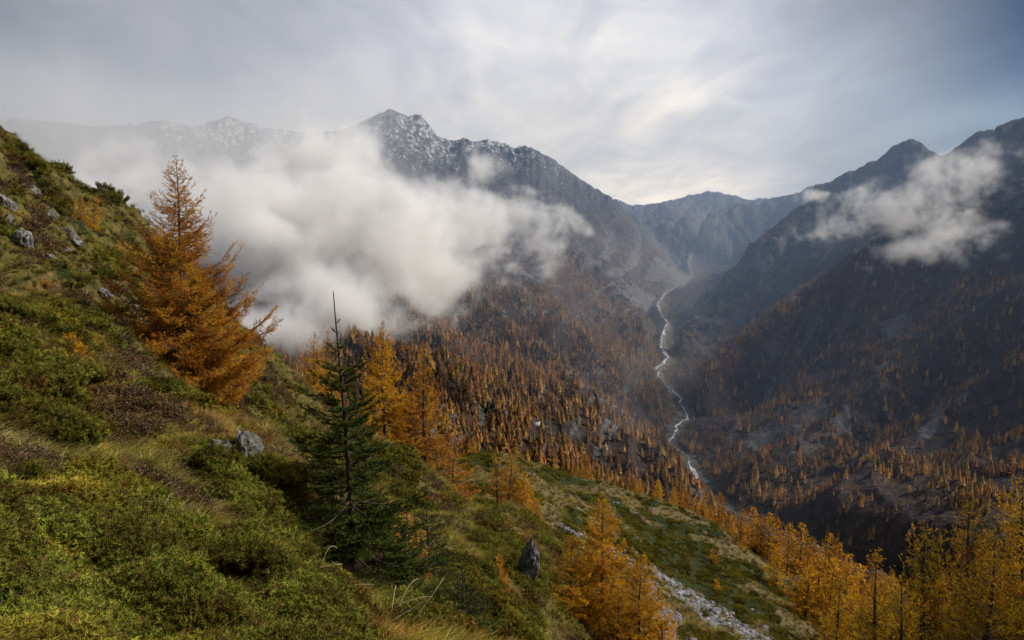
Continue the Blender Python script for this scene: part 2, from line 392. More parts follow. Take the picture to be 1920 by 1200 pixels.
naz = np.radians(np.linspace(NA0, NA1, NNC)); nrr = NR0 * (NR1 / NR0) ** np.linspace(0, 1, NNR)
def npol(nr, nc):
    az = np.radians(np.linspace(NA0, NA1, nc)); rr = NR0 * (NR1 / NR0) ** np.linspace(0, 1, nr)
    return rr[:, None] * np.sin(az)[None], rr[:, None] * np.cos(az)[None]
_x, _y = npol(190, 190)
NZ = up2(near_base(_x, _y), NNR, NNC)
NX, NY = npol(NNR, NNC)
nrad = np.hypot(NX, NY)
amp = np.clip((nrad - 2.0) / 10, 0, 1)
steep = sst(26, 40, nrad) * (1 - sst(70, 100, nrad)) * sst(-4, -14, NX)      # the rocky flank on the left
NB = NZ.copy()
NZ = NZ + amp * (0.42 * fbm(NX / 2.2, NY / 2.2, 3, 3) * np.clip(1.2 - nrad / 120, 0, 1) + 0.5 * fbm(NX / 7, NY / 7, 3, 9) + 0.012 * np.minimum(nrad, 110) * fbm(NX / 22, NY / 22, 3, 13)) \
    + 0.12 * np.clip((nrad - 1) / 2, 0, 1) * fbm(NX / 0.55, NY / 0.55, 3, 21) * (nrad < 60) \
    + steep * (0.55 * ridged(NX / 5, NY / 5, 4, 31) + 0.5 * ridged(NX / 2.1, NY / 2.1, 3, 33)) \
    + sst(85, 110, nrad) * (0.8 * fbm(NX / 14, NY / 10, 4, 37) + 0.3 * fbm(NX / 4, NY / 3, 3, 38))
def near_sample(A, x, y):
    x = np.asarray(x, float); y = np.asarray(y, float)
    c = np.clip((np.degrees(np.arctan2(x, y)) - NA0) / (NA1 - NA0) * (NNC - 1), 0, NNC - 1.001)
    r = np.clip(np.log(np.maximum(np.hypot(x, y), NR0) / NR0) / math.log(NR1 / NR0) * (NNR - 1), 0, NNR - 1.001)
    c0 = c.astype(int); r0 = r.astype(int); fc = c - c0; fr = r - r0
    return A[r0, c0] * (1 - fr) * (1 - fc) + A[r0 + 1, c0] * fr * (1 - fc) + A[r0, c0 + 1] * (1 - fr) * fc + A[r0 + 1, c0 + 1] * fr * fc
def nz(x, y): return float(near_sample(NZ, np.array([x]), np.array([y]))[0])
NEL = np.maximum.accumulate(NZ / nrad, 0)
def near_visible(x, y, z, back=4):
    c = np.clip(np.round((np.degrees(np.arctan2(x, y)) - NA0) / (NA1 - NA0) * (NNC - 1)).astype(int), 0, NNC - 1)
    r = np.clip(np.log(np.maximum(np.hypot(x, y), NR0) / NR0) / math.log(NR1 / NR0) * (NNR - 1), 0, NNR - 1).astype(int)
    return z / np.hypot(x, y) > NEL[np.maximum(r - back, 0), c]
# ------------------------------------------------------------------ clouds: fog volumes made in the scene with geometry nodes
def gn_group(name):
    g = bpy.data.node_groups.new(name, 'GeometryNodeTree')
    g.interface.new_socket('Geometry', in_out='INPUT', socket_type='NodeSocketGeometry')
    g.interface.new_socket('Geometry', in_out='OUTPUT', socket_type='NodeSocketGeometry')
    return g

def cloud(name, blobs, res, mat, label, nscale, namp, thr, seed=0.0, density=1.0, group=None, veil=False, shred=0.55, vox=6.0):
    """blobs: (u, v, Y, ru, rv, ry, strength) - radii ru, rv in photo pixels, ry in metres"""
    bl = []
    for (u, v, Y, ru, rv, ry, st) in blobs:
        c = P(u, v, Y); s = Y / FPX
        bl.append((c, (ru * s, ry, rv * s), st))
    lo = [min(b[0][k] - b[1][k] * 1.15 for b in bl) for k in range(3)]
    hi = [max(b[0][k] + b[1][k] * 1.15 for b in bl) for k in range(3)]
    org = [(lo[k] + hi[k]) / 2 for k in range(3)]
    g = gn_group(name + '_nodes'); t = NT(g)
    out = t.add('NodeGroupOutput')
    pos = t.add('GeometryNodeInputPosition').outputs[0]
    def vm(op, a, b=None):
        n = g.nodes.new('ShaderNodeVectorMath'); n.operation = op
        t.set(n.inputs[0], a)
        if b is not None: t.set(n.inputs[1], b)
        return n
    # billowing displacement of the sample point
    n1 = t.noise(1.0 / (nscale * 2.2), 3, 0.5, out=1)
    wob = vm('SCALE', vm('SUBTRACT', n1, (0.5, 0.5, 0.5)).outputs[0]); wob.inputs[3].default_value = nscale * 1.5
    pw = vm('ADD', pos, wob.outputs[0]).outputs[0]
    acc = None
    for c, r, st in bl:
        d = vm('SUBTRACT', pw, tuple(c[k] - org[k] for k in range(3))).outputs[0]
        d = vm('DIVIDE', d, r).outputs[0]
        ln = g.nodes.new('ShaderNodeVectorMath'); ln.operation = 'LENGTH'; t.set(ln.inputs[0], d)
        f = t.math('MULTIPLY', t.math('SUBTRACT', 1.0, ln.outputs[1], clamp=True), st)
        acc = f if acc is None else t.math('SMOOTH_MAX', acc, f, 0.12)
    sc = vm('ADD', pos, (seed * 977.0, seed * 331.0, seed * 71.0)).outputs[0]
    nz1 = t.noise(1.0 / nscale, 8, namp, vec=sc, dist=0.45)
    fine = t.noise(1.0 / (nscale * 0.22), 5, 0.7, vec=sc, dist=0.6)
    nz1 = t.math('ADD', nz1, t.math('MULTIPLY', t.math('SUBTRACT', fine, 0.5), shred))
    # the billows are solid in the core and break up into shreds towards the rim
    lim = t.math('SUBTRACT', thr, t.math('MULTIPLY', acc, 0.62))
    nz1 = t.math('ADD', t.math('MULTIPLY', t.math('SUBTRACT', nz1, 0.5), 2.1), 0.5)
    tot = t.math('MAXIMUM', t.math('SUBTRACT', nz1, lim), 0.0)
    rim = t.mapr(acc, 0.03, 0.30)
    den = t.math('MULTIPLY', t.math('MULTIPLY', t.math('MINIMUM', tot, 0.45), rim), density)
    if veil: den = t.math('MULTIPLY', t.math('MULTIPLY', t.mapr(acc, 0.0, 0.9), t.mapr(nz1, 0.2, 0.7, 0.45, 1.3)), density)
    vc = t.add('GeometryNodeVolumeCube')
    t.set(vc.inputs['Density'], den)
    vc.inputs['Min'].default_value = tuple(lo[k] - org[k] for k in range(3))
    vc.inputs['Max'].default_value = tuple(hi[k] - org[k] for k in range(3))
    for k, ax in enumerate('XYZ'):
        vc.inputs['Resolution ' + ax].default_value = int((hi[k] - lo[k]) / vox)
    print(name, [int((hi[k] - lo[k]) / vox) for k in range(3)])
    sm = t.add('GeometryNodeSetMaterial'); sm.inputs['Material'].default_value = mat
    t.l.new(vc.outputs[0], sm.inputs[0]); t.l.new(sm.outputs[0], out.inputs[0])
    me = bpy.data.volumes.new(name); me.materials.append(mat)
    o = obj(name, me, label=label, cat='cloud', group=group, loc=org)
    md = o.modifiers.new('fog', 'NODES'); md.node_group = g
    return o

def cloud_mat(name, dens, col=(0.93, 0.955, 1.0), aniso=0.0, em=0.0, emc=(0.6, 0.66, 0.8)):
    m, t, out = new_mat(name)
    a = t.add('ShaderNodeAttribute', attribute_name='density')
    d = t.math('MULTIPLY', a.outputs['Fac'], dens)
    sc = t.add('ShaderNodeVolumeScatter'); sc.inputs['Color'].default_value = (*col, 1); sc.inputs['Anisotropy'].default_value = aniso
    t.set(sc.inputs['Density'], d)
    t.l.new(sc.outputs[0], out.inputs['Volume'])
    return m
# ------------------------------------------------------------------ geometry library for plants
def tubes(PL, RA, k=3):
    PL = np.asarray(PL, float); m, n, _ = PL.shape; RA = np.broadcast_to(RA, (m, n))
    T = np.gradient(PL, axis=1); T /= np.linalg.norm(T, axis=2, keepdims=True) + 1e-9
    ref = np.where(np.abs(T[..., 2:3]) > 0.9, np.array([1.0, 0, 0]), np.array([0, 0, 1.0]))
    N = np.cross(T, ref); N /= np.linalg.norm(N, axis=2, keepdims=True) + 1e-9
    B = np.cross(T, N)
    a = np.arange(k) * 2 * np.pi / k
    V = PL[:, :, None] + RA[:, :, None, None] * (N[:, :, None] * np.cos(a)[:, None] + B[:, :, None] * np.sin(a)[:, None])
    idx = np.arange(m * n * k).reshape(m, n, k); nx = np.roll(idx, -1, 2)
    F = np.stack([idx[:, :-1], nx[:, :-1], nx[:, 1:], idx[:, 1:]], -1).reshape(-1, 4)
    return V.reshape(-1, 3), F

def ribbons(PL, W, side):
    """flat strips along polylines; side = sideways vector (m,3) or (m,n,3)"""
    PL = np.asarray(PL, float); m, n, _ = PL.shape
    if side.ndim == 2: side = np.repeat(side[:, None], n, 1)
    W = np.broadcast_to(W, (m, n))[..., None]
    V = np.stack([PL - side * W, PL + side * W], 2).reshape(-1, 3)
    i = np.arange(m * n).reshape(m, n) * 2
    F = np.stack([i[:, :-1], i[:, :-1] + 1, i[:, 1:] + 1, i[:, 1:]], -1).reshape(-1, 4)
    return V, F

def unit(a): return a / (np.linalg.norm(a, axis=-1, keepdims=True) + 1e-9)

def needles(Pp, T, ln, wd, q, rng, spread=0.9, up=0.0):
    """q thin triangles at every point, leaning along direction T"""
    Pp = np.repeat(Pp, q, 0); T = np.repeat(T, q, 0); M = len(Pp)
    R = unit(rng.normal(size=(M, 3))); R = unit(R - T * (R * T).sum(1, keepdims=True)); R[:, 2] += up
    th = rng.uniform(0.45, 1.0, (M, 1)) * spread
    D = unit(T * np.cos(th * 1.5) + R * np.sin(th * 1.5))
    S = unit(np.cross(D, rng.normal(size=(M, 3))))
    L = ln * rng.uniform(0.7, 1.25, (M, 1))
    V = np.stack([Pp - S * wd, Pp + S * wd, Pp + D * L], 1).reshape(-1, 3)
    F = np.arange(M * 3).reshape(M, 3)
    return V, F

class Acc:
    def __init__(s): s.V = []; s.F3 = []; s.F4 = []; s.n = 0; s.C = []
    def add(s, vf, c=None):
        V, F = vf
        (s.F3 if F.shape[1] == 3 else s.F4).append(F + s.n)
        s.V.append(V); s.n += len(V)
        if c is not None: s.C.append(np.broadcast_to(c, (len(V), 3)) if np.ndim(c) < 2 or len(c) != len(V) else c)
    def mesh(s, name, mat, smooth=False):
        fs = []
        if s.F3: fs.append(np.concatenate(s.F3))
        if s.F4: fs.append(np.concatenate(s.F4))
        at = {'tint': np.concatenate(s.C)} if s.C else None
        return mesh_from(name, np.concatenate(s.V), fs, mat, smooth, at)

# ------------------------------------------------------------------ world, sun, camera
def build_world():
    w = bpy.data.worlds.new('World'); SC.world = w; w.use_nodes = True
    w.node_tree.nodes.clear(); t = NT(w.node_tree)
    out = t.add('ShaderNodeOutputWorld'); bg = t.add('ShaderNodeBackground')
    sky = t.add('ShaderNodeTexSky', sky_type='NISHITA', sun_disc=False, sun_elevation=SUN_EL, sun_rotation=SUN_AZ, altitude=2000)
    tc = t.add('ShaderNodeTexCoord').outputs['Generated']
    sx = t.add('ShaderNodeSeparateXYZ'); t.set(sx.inputs[0], tc)
    x, y, z = sx.outputs
    zz = t.math('ADD', t.math('MAXIMUM', z, 0.0), 0.16)
    cx = t.add('ShaderNodeCombineXYZ'); t.set(cx.inputs[0], t.math('DIVIDE', x, zz)); t.set(cx.inputs[1], t.math('DIVIDE', y, zz))
    # cloud deck: big soft masses and drawn out streaks
    mp = t.add('ShaderNodeMapping'); t.set(mp.inputs['Vector'], cx.outputs[0]); mp.inputs['Rotation'].default_value = (0, 0, math.radians(-28)); mp.inputs['Scale'].default_value = (1.0, 0.42, 1)
    n1 = t.noise(0.9, 5, 0.52, vec=mp.outputs[0], dist=0.5)
    n2 = t.noise(3.4, 6, 0.6, vec=mp.outputs[0], dist=0.8)
    def lobe(u, v, pw):
        d = Vector(P(u, v, 10.0)).normalized()
        n = t.add('ShaderNodeVectorMath', operation='DOT_PRODUCT'); t.set(n.inputs[0], tc); n.inputs[1].default_value = d
        return t.math('POWER', t.math('MAXIMUM', n.outputs['Value'], 0.0), pw)
    glow = lobe(1080, 230, 13.0)
    glow2 = lobe(1330, 130, 30.0)
    glow3 = lobe(1350, 390, 220.0)
    f = t.math('ADD', t.math('MULTIPLY', glow, 0.34), t.math('MULTIPLY', glow2, 0.05))
    f = t.math('ADD', f, t.math('MULTIPLY', glow3, 0.10))
    f = t.math('ADD', f, 0.106)
    f = t.math('ADD', f, t.math('MULTIPLY', lobe(100, -300, 6.0), 0.03))
    f = t.math('SUBTRACT', f, t.math('MULTIPLY', lobe(2150, 40, 20.0), 0.22))
    f = t.math('SUBTRACT', f, t.math('MULTIPLY', lobe(-150, 0, 12.0), 0.06))
    m1 = t.mapr(n1, 0.28, 0.72, 0.73, 1.24)
    m2 = t.mapr(n2, 0.3, 0.7, 0.89, 1.11)
    f = t.math('MULTIPLY', t.math('MULTIPLY', f, m1), m2)
    warm = t.mapr(f, 0.25, 0.62)
    colr = t.mix(warm, (0.86, 0.895, 1.07), (0.99, 0.99, 0.99))
    clouds = t.add('ShaderNodeVectorMath', operation='SCALE'); t.set(clouds.inputs[0], colr); t.set(clouds.inputs[3], t.math('MULTIPLY', f, 1.95))
    sk = t.add('ShaderNodeVectorMath', operation='SCALE'); t.set(sk.inputs[0], sky.outputs[0]); sk.inputs[3].default_value = 0.09
    # thin places low over the valley let the blue through
    n3 = t.noise(2.1, 4, 0.5, vec=mp.outputs[0])
    low = t.mapr(z, 0.02, 0.10, 0.0, 1.0); low = t.math('MULTIPLY', low, t.mapr(z, 0.13, 0.26, 1.0, 0.0))
    gap = t.math('MULTIPLY', t.mapr(n3, 0.42, 0.62, 0.0, 0.2), low)
    gap = t.math('MULTIPLY', gap, lobe(1420, 340, 8.0))
    full = t.mix(gap, clouds.outputs[0], sk.outputs[0])
    t.l.new(full, bg.inputs[0]); bg.inputs[1].default_value = 1.0
    t.l.new(bg.outputs[0], out.inputs[0])

SUN_EL = math.radians(37); SUN_AZ = math.radians(80)
def build_light_camera():
    l = bpy.data.lights.new('sun', 'SUN'); l.energy = 5.5; l.angle = math.radians(12); l.color = (1.0, 0.96, 0.90)
    o = bpy.data.objects.new('sun', l); link(o)
    d = Vector((math.sin(SUN_AZ) * math.cos(SUN_EL), math.cos(SUN_AZ) * math.cos(SUN_EL), math.sin(SUN_EL)))
    o.rotation_euler = d.to_track_quat('Z', 'Y').to_euler(); o.location = (0, 0, 50)
    c = bpy.data.cameras.new('camera'); c.lens = 24; c.sensor_width = 36; c.clip_start = 0.05; c.clip_end = 30000
    co = bpy.data.objects.new('camera', c); link(co); co.rotation_euler = (math.radians(90) - PITCH, 0, 0); SC.camera = co
    SC.view_settings.view_transform = 'Standard'; SC.view_settings.look = 'None'
    SC.view_settings.exposure = 0
    cy = SC.cycles
    cy.volume_bounces = 6; cy.max_bounces = 7; cy.diffuse_bounces = 2; cy.glossy_bounces = 2; cy.transmission_bounces = 2; cy.transparent_max_bounces = 8
    cy.volume_step_rate = 3.0; cy.volume_max_steps = 200
    cy.use_denoising = True; cy.caustics_reflective = False; cy.caustics_refractive = False
    cy.use_adaptive_sampling = True; cy.adaptive_threshold = 0.02

# ------------------------------------------------------------------ materials of the ground
def polymask(u, v, poly_):
    px = np.array([p[0] for p in poly_], float); py = np.array([p[1] for p in poly_], float)
    ins = np.zeros(u.shape, bool); j = len(px) - 1
    for i in range(len(px)):
        c = ((py[i] > v) != (py[j] > v)) & (u < (px[j] - px[i]) * (v - py[i]) / (py[j] - py[i] + 1e-9) + px[i])
        ins ^= c; j = i
    return ins

def far_material():
    m, t, out = new_mat('mountain_ground')
    g = t.add('ShaderNodeNewGeometry'); pos = g.outputs['Position']
    a1 = t.add('ShaderNodeAttribute', attribute_name='m1'); s1 = t.add('ShaderNodeSeparateColor'); t.l.new(a1.outputs['Color'], s1.inputs[0])
    rock, scree, snow = s1.outputs
    a2 = t.add('ShaderNodeAttribute', attribute_name='m2'); s2 = t.add('ShaderNodeSeparateColor'); t.l.new(a2.outputs['Color'], s2.inputs[0])
    wood, grass, flow = s2.outputs
    nA = t.noise(0.012, 7, 0.62, vec=pos); nB = t.noise(0.075, 6, 0.65, vec=pos); nC = t.noise(0.33, 4, 0.6, vec=pos)
    heath = t.ramp(nB, [(0.32, (0.010, 0.010, 0.014)), (0.45, (0.034, 0.026, 0.032)), (0.55, (0.062, 0.042, 0.044)), (0.64, (0.042, 0.044, 0.034)), (0.76, (0.15, 0.14, 0.14))])
    olive = t.ramp(nB, [(0.3, (0.028, 0.026, 0.014)), (0.5, (0.075, 0.062, 0.030)), (0.7, (0.13, 0.10, 0.05))])
    col = t.mix(t.math('MULTIPLY', t.mapr(nA, 0.45, 0.62), 0.35), heath, olive)
    col = t.mix(grass, col, olive)
    col = t.mix(t.math('MULTIPLY', wood, 0.8), col, t.ramp(nC, [(0.3, (0.03, 0.02, 0.014)), (0.6, (0.085, 0.05, 0.026)), (0.8, (0.14, 0.085, 0.04))]))
    scc = t.ramp(nC, [(0.25, (0.045, 0.045, 0.048)), (0.5, (0.10, 0.10, 0.105)), (0.75, (0.21, 0.205, 0.20))])
    sm = t.mapr(t.math('ADD', scree, t.math('MULTIPLY', t.math('SUBTRACT', nB, 0.5), 1.3)), 0.42, 0.66)
    col = t.mix(sm, col, scc)
    rc = t.ramp(nB, [(0.28, (0.012, 0.013, 0.016)), (0.5, (0.042, 0.043, 0.047)), (0.62, (0.075, 0.074, 0.074)), (0.8, (0.16, 0.155, 0.15))])
    rm = t.mapr(t.math('ADD', rock, t.math('MULTIPLY', t.math('SUBTRACT', nA, 0.5), 1.2)), 0.35, 0.7)
    col = t.mix(rm, col, rc)
    # boulders scattered over the heath
    vo = t.add('ShaderNodeTexVoronoi'); vo.inputs['Scale'].default_value = 0.11; t.set(vo.inputs['Vector'], pos)
    bo = t.math('MULTIPLY', t.math('LESS_THAN', vo.outputs['Distance'], 0.14), t.mapr(nA, 0.5, 0.6))
    col = t.mix(t.math('MULTIPLY', bo, 0.7), col, (0.20, 0.20, 0.195))
    sn = t.math('ADD', snow, t.math('ADD', t.math('MULTIPLY', t.math('SUBTRACT', nB, 0.5), 1.9), t.math('MULTIPLY', t.math('SUBTRACT', nC, 0.5), 2.0)))
    col = t.mix(t.mapr(sn, 0.55, 0.8, 0.0, 0.85), col, (0.62, 0.65, 0.70))
    b = t.add('ShaderNodeBsdfPrincipled'); t.l.new(col, b.inputs['Base Color']); b.inputs['Roughness'].default_value = 0.95; b.inputs['Specular IOR Level'].default_value = 0.1
    bp = t.add('ShaderNodeBump'); bp.inputs['Strength'].default_value = 1.0; bp.inputs['Distance'].default_value = 9.0
    t.l.new(t.math('ADD', nB, t.math('MULTIPLY', nC, 0.28)), bp.inputs['Height']); t.l.new(bp.outputs[0], b.inputs['Normal'])
    t.l.new(b.outputs[0], out.inputs[0])
    return m

FOREST_L = [(690, 560), (860, 520), (1000, 545), (1045, 462), (1075, 480), (1130, 530), (1190, 600), (1245, 690), (1235, 770), (1300, 840), (1345, 950), (1420, 1020), (1300, 1000), (1100, 930), (820, 890), (480, 760), (480, 640)]
THIN_L = [(1060, 640), (1120, 690), (1230, 770), (1270, 830), (1240, 900), (1150, 830), (1080, 740)]
GLADE = [(1000, 800), (1080, 795), (1120, 815), (1060, 828), (1000, 822)]
FOREST_R = [(1280, 700), (1330, 650), (1420, 590), (1520, 530), (1620, 480), (1760, 500), (1930, 500), (1990, 1100), (1640, 1050), (1460, 975), (1345, 915), (1290, 860), (1290, 800)]
EDGE_R = [(1280, 690), (1400, 600), (1540, 520), (1560, 560), (1440, 640), (1330, 720), (1290, 760)]
LOW_R = [(1290, 800), (1400, 830), (1520, 800), (1560, 860), (1500, 930), (1460, 975), (1345, 915), (1290, 860)]
def forest_density(u, v, x, y):
    d = np.zeros(u.shape)
    uu = u + 14 * fbm(x / 60, y / 60, 3, 201); vv = v + 14 * fbm(x / 60, y / 60, 3, 202)
    n = fbm(x / 75, y / 75, 4, 203)
    gl = np.sin((uu + vv * -0.55) / 23.0)                   # rows that follow the little ribs down the slope
    L = polymask(uu, vv, FOREST_L); d = np.where(L, np.clip(0.85 + 0.5 * n + 0.12 * gl, 0.1, 1.0), d)
    d = np.where(polymask(uu, vv, THIN_L), d * np.clip(0.40 + 0.7 * n, 0.04, 1), d)
    d = np.where(polymask(u, v, GLADE), 0.02, d)
    R = polymask(uu, vv, FOREST_R) & ~L
    d = np.where(R, np.clip(0.24 + 1.1 * n, 0.08, 0.8), d)
    d = np.where(R & (v > 930), np.clip(0.22 + 0.9 * n, 0.05, 0.7), d)
    d = np.where(polymask(uu, vv, EDGE_R), np.clip(0.55 + 0.6 * n, 0.12, 1), d)
    d = np.where(polymask(uu, vv, LOW_R), np.clip(0.38 + 0.8 * n, 0.06, 1), d)
    d = np.where(~L & ~R & (v > 540) & (v < 720) & (u > 1250), np.clip(0.10 + 0.4 * n, 0.0, 1), d)
    d = np.where(~L & ~R & (v > 470) & (u > 1050) & (u < 1250), np.clip(0.06 + 0.35 * n, 0.0, 1), d)
    return d

def build_far():
    u, v, f = proj(FX, FY, FZ)
    # slope
    gx = np.gradient(FZ, axis=1) / (np.gradient(FX, axis=1) + 1e-9); rr = rad0
    dr = np.gradient(FZ, axis=0) / np.gradient(rad0, axis=0)
    da = np.gradient(FZ, axis=1) / (rad0 * np.gradient(AZ)[None])
    slope = np.sqrt(dr ** 2 + da ** 2)
    hgt = FS
    left = FX < np.interp(FY, vp[::-1, 1], vp[::-1, 0]) if vp[0, 1] > vp[-1, 1] else FX < np.interp(FY, vp[:, 1], vp[:, 0])
    rock = np.clip(sst(0.42, 0.85, hgt) * 0.8 + sst(0.75, 1.3, slope) * 0.45 * (1 - 0.8 * np.clip(forest_density(u, v, FX, FY) * 2, 0, 1)), 0, 1)
    st = fbm(FT / 45 + 0.4 * fbm(FX / 120, FY / 120, 2, 301), FS * 2.2, 4, 302)
    scree = np.clip(np.where(left, 0.22, 0.08) + 0.9 * st, 0, 1) * sst(0.01, 0.05, hgt) * (1 - sst(0.5, 0.9, hgt))
    for pl in ([(1100, 690), (1180, 740), (1270, 835), (1262, 870), (1160, 790), (1080, 720)], [(1380, 830), (1470, 775), (1540, 740), (1560, 770), (1500, 810), (1420, 850)], [(1470, 860), (1560, 790), (1600, 760), (1590, 810), (1520, 850)],
               [(1640, 600), (1700, 585), (1715, 630), (1670, 640)], [(1160, 520), (1240, 560), (1230, 590), (1150, 550)], [(1470, 540), (1510, 515), (1490, 560), (1465, 570)],
               [(1280, 560), (1330, 520), (1400, 480), (1500, 420), (1520, 440), (1420, 500), (1330, 560), (1290, 600)], [(1230, 480), (1290, 520), (1280, 545), (1210, 520)]):
        uu = u + 10 * fbm(FX / 30, FY / 30, 3, 311); vv = v + 8 * fbm(FX / 30, FY / 30, 3, 312)
        scree = np.maximum(scree, polymask(uu, vv, pl) * (0.52 if pl[0][0] == 1100 else 0.72))
    snow = sst(0.5, 0.95, hgt) * left * (FY < 4200) * sst(1230, 960, u) * 0.60 * (u > 300) + (FY > 4900) * sst(0.7, 1, hgt) * 0.25 + sst(0.8, 1.0, hgt) * (~left) * 0.12
    snow = snow + 0.25 * (snow > 0.1) * np.clip(ridged(FX / 40, FY / 40, 3, 330), -1, 1)
    wood = np.clip(forest_density(u, v, FX, FY) * 1.3, 0, 1)
    grass = sst(60, 15, FDV + 20 * fbm(FX / 40, FY / 40, 3, 340)) * 0.6 * (FY < 2600) + sst(1500, 1900, FY) * sst(3600, 3000, FY) * sst(0.2, 0.03, hgt) * 0.5
    scree = np.maximum(scree, sst(20, 8, FDV + 8 * fbm(FX / 14, FY / 14, 3, 341)) * 0.75)
    grass = np.clip(np.maximum(grass, polymask(u, v, [(500, 640), (600, 640), (640, 720), (480, 720)]) * 1.0), 0, 1)
    m = far_material()
    V = np.stack([FX, FY, FZ], -1).reshape(-1, 3)
    me = mesh_from('mountains', V, grid_faces(NR, NC), m, True, {'m1': np.stack([rock, scree, snow], -1).reshape(-1, 3), 'm2': np.stack([wood, grass, st], -1).reshape(-1, 3)})
    obj('mountain_terrain', me, kind='structure', label='dark mountain walls around a deep valley with snow dusted ridges')

def build_river():
    p, tt = poly(RIVER, 1500)
    n = fbm(tt / 60, tt * 0, 3, 401)
    off = 5.0 * fbm(tt / 45, tt * 0, 4, 402)
    T = np.gradient(p[:, :2], axis=0); T /= np.linalg.norm(T, axis=1, keepdims=True) + 1e-9
    Nn = np.stack([-T[:, 1], T[:, 0]], 1)
    acc = Acc()
    for br in range(3):
        w = np.clip(1.3 + 2.4 * n + 1.6 * fbm(tt / 9, tt * 0, 3, 405 + br), 0.0, 5) * 0.8 * (1.0 + p[:, 1] / 4200) * sst(3000, 2500, p[:, 1])
        o2 = off if br == 0 else off + (6 + 4 * br) * fbm(tt / (70 + 20 * br), tt * 0 + br, 3, 408 + br) * (1 if br == 1 else -1)
        if br: w = np.clip(w * 0.5 - 0.6 + 1.3 * fbm(tt / 80, tt * 0, 2, 412 + br), 0.02, 4)
        rows = []
        for k in (-1, -0.35, 0.35, 1):
            q = p[:, :2] + Nn * (o2 + w * k)[:, None]
            z = far_sample(FZ, q[:, 0], q[:, 1]) + 0.75 + 0.004 * br - 0.45 * abs(k)
            rows.append(np.stack([q[:, 0], q[:, 1], z], 1))
        V = np.stack(rows, 0).reshape(-1, 3)
        i = np.arange(3 * 1500).reshape(3, 1500)[:, :-1]
        F = np.stack([i, i + 1, i + 1501, i + 1500], -1).reshape(-1, 4)
        acc.add((V, F))
    m, t, out = new_mat('white_water')
    pos = t.add('ShaderNodeNewGeometry').outputs['Position']
    nA = t.noise(0.16, 5, 0.7, vec=pos, dist=0.6)
    col = t.ramp(nA, [(0.36, (0.06, 0.07, 0.07)), (0.48, (0.35, 0.37, 0.38)), (0.62, (0.80, 0.82, 0.83))])
    b = t.add('ShaderNodeBsdfPrincipled'); t.l.new(col, b.inputs['Base Color']); b.inputs['Roughness'].default_value = 0.35
    t.l.new(b.outputs[0], out.inputs[0])
    obj('river', acc.mesh('river', m, True), kind='structure', label='white mountain river winding down the valley floor')

# ------------------------------------------------------------------ far larches
def low_tree(rng, layers, spr, width=0.31, bare=0.06):
    """a unit high larch: (trunk verts, faces), (crown verts, faces, shade)"""
    PL = np.array([[[0, 0, -0.03], [0.004, 0, 0.5], [0, 0, 1.0]]]); tr = tubes(PL, np.array([[0.016, 0.010, 0.001]]), 3)
    V = []; Sh = []
    for i in range(layers):
        h = bare + (1 - bare) * (i + rng.uniform(0, 1)) / layers
        r = width * (1 - h) ** 0.72 * rng.uniform(0.75, 1.2) + 0.008
        k = max(3, int(spr * (0.45 + 0.55 * (1 - h))))
        a0 = rng.uniform(0, 6.28)
        for j in range(k):
            a = a0 + 6.283 * (j + rng.uniform(-0.3, 0.3)) / k; rr = r * rng.uniform(0.55, 1.15)
            d = np.array([math.cos(a), math.sin(a), 0]); s = np.array([-d[1], d[0], 0])
            th = 0.55 / layers + 0.018
            c = np.array([0, 0, h]); tip = c + d * rr + np.array([0, 0, -0.25 * rr + rng.uniform(-.008, .012)])
            mid_ = c + d * rr * 0.45 + np.array([0, 0, 0.02])
            w = rr * rng.uniform(0.28, 0.5)
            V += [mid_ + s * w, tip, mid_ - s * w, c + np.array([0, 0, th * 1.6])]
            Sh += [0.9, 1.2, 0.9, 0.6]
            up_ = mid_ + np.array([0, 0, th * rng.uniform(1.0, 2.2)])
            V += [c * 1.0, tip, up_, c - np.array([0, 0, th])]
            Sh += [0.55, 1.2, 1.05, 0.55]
    V = np.array(V); n = len(V) // 4; i = np.arange(n) * 4
    F = np.stack([i, i + 1, i + 2, i + 3], -1)
    return tr, (V, F, np.array(Sh))

def tree_colours(u, v, rng, n, near=False):
    base = np.array([[0.42, 0.21, 0.055], [0.54, 0.32, 0.06], [0.30, 0.165, 0.06], [0.24, 0.17, 0.055], [0.17, 0.115, 0.07], [0.05, 0.065, 0.03]])
    gold = np.clip((v - 760) / 180, 0, 1)                   # golden lower down and nearer, rust higher up
    w = np.stack([0.40 - 0.25 * gold, 0.14 + 0.36 * gold, 0.22 - 0.08 * gold, 0.10 + 0.06 * gold, 0.12 - 0.02 * gold, 0.03 + 0 * gold], 1)
    w /= w.sum(1, keepdims=True); c = w.cumsum(1); r = rng.uniform(size=(n, 1)); k = (r > c).sum(1).clip(0, 5)
    dull = np.where(u > 1300, 1.12, 1.15)[:, None]
    bb = base[k] * dull; bb = bb * 0.78 + 0.25 * bb.mean(1, keepdims=True)
    return bb * rng.uniform(0.7, 1.3, (n, 1)) * rng.uniform(0.92, 1.08, (n, 3))

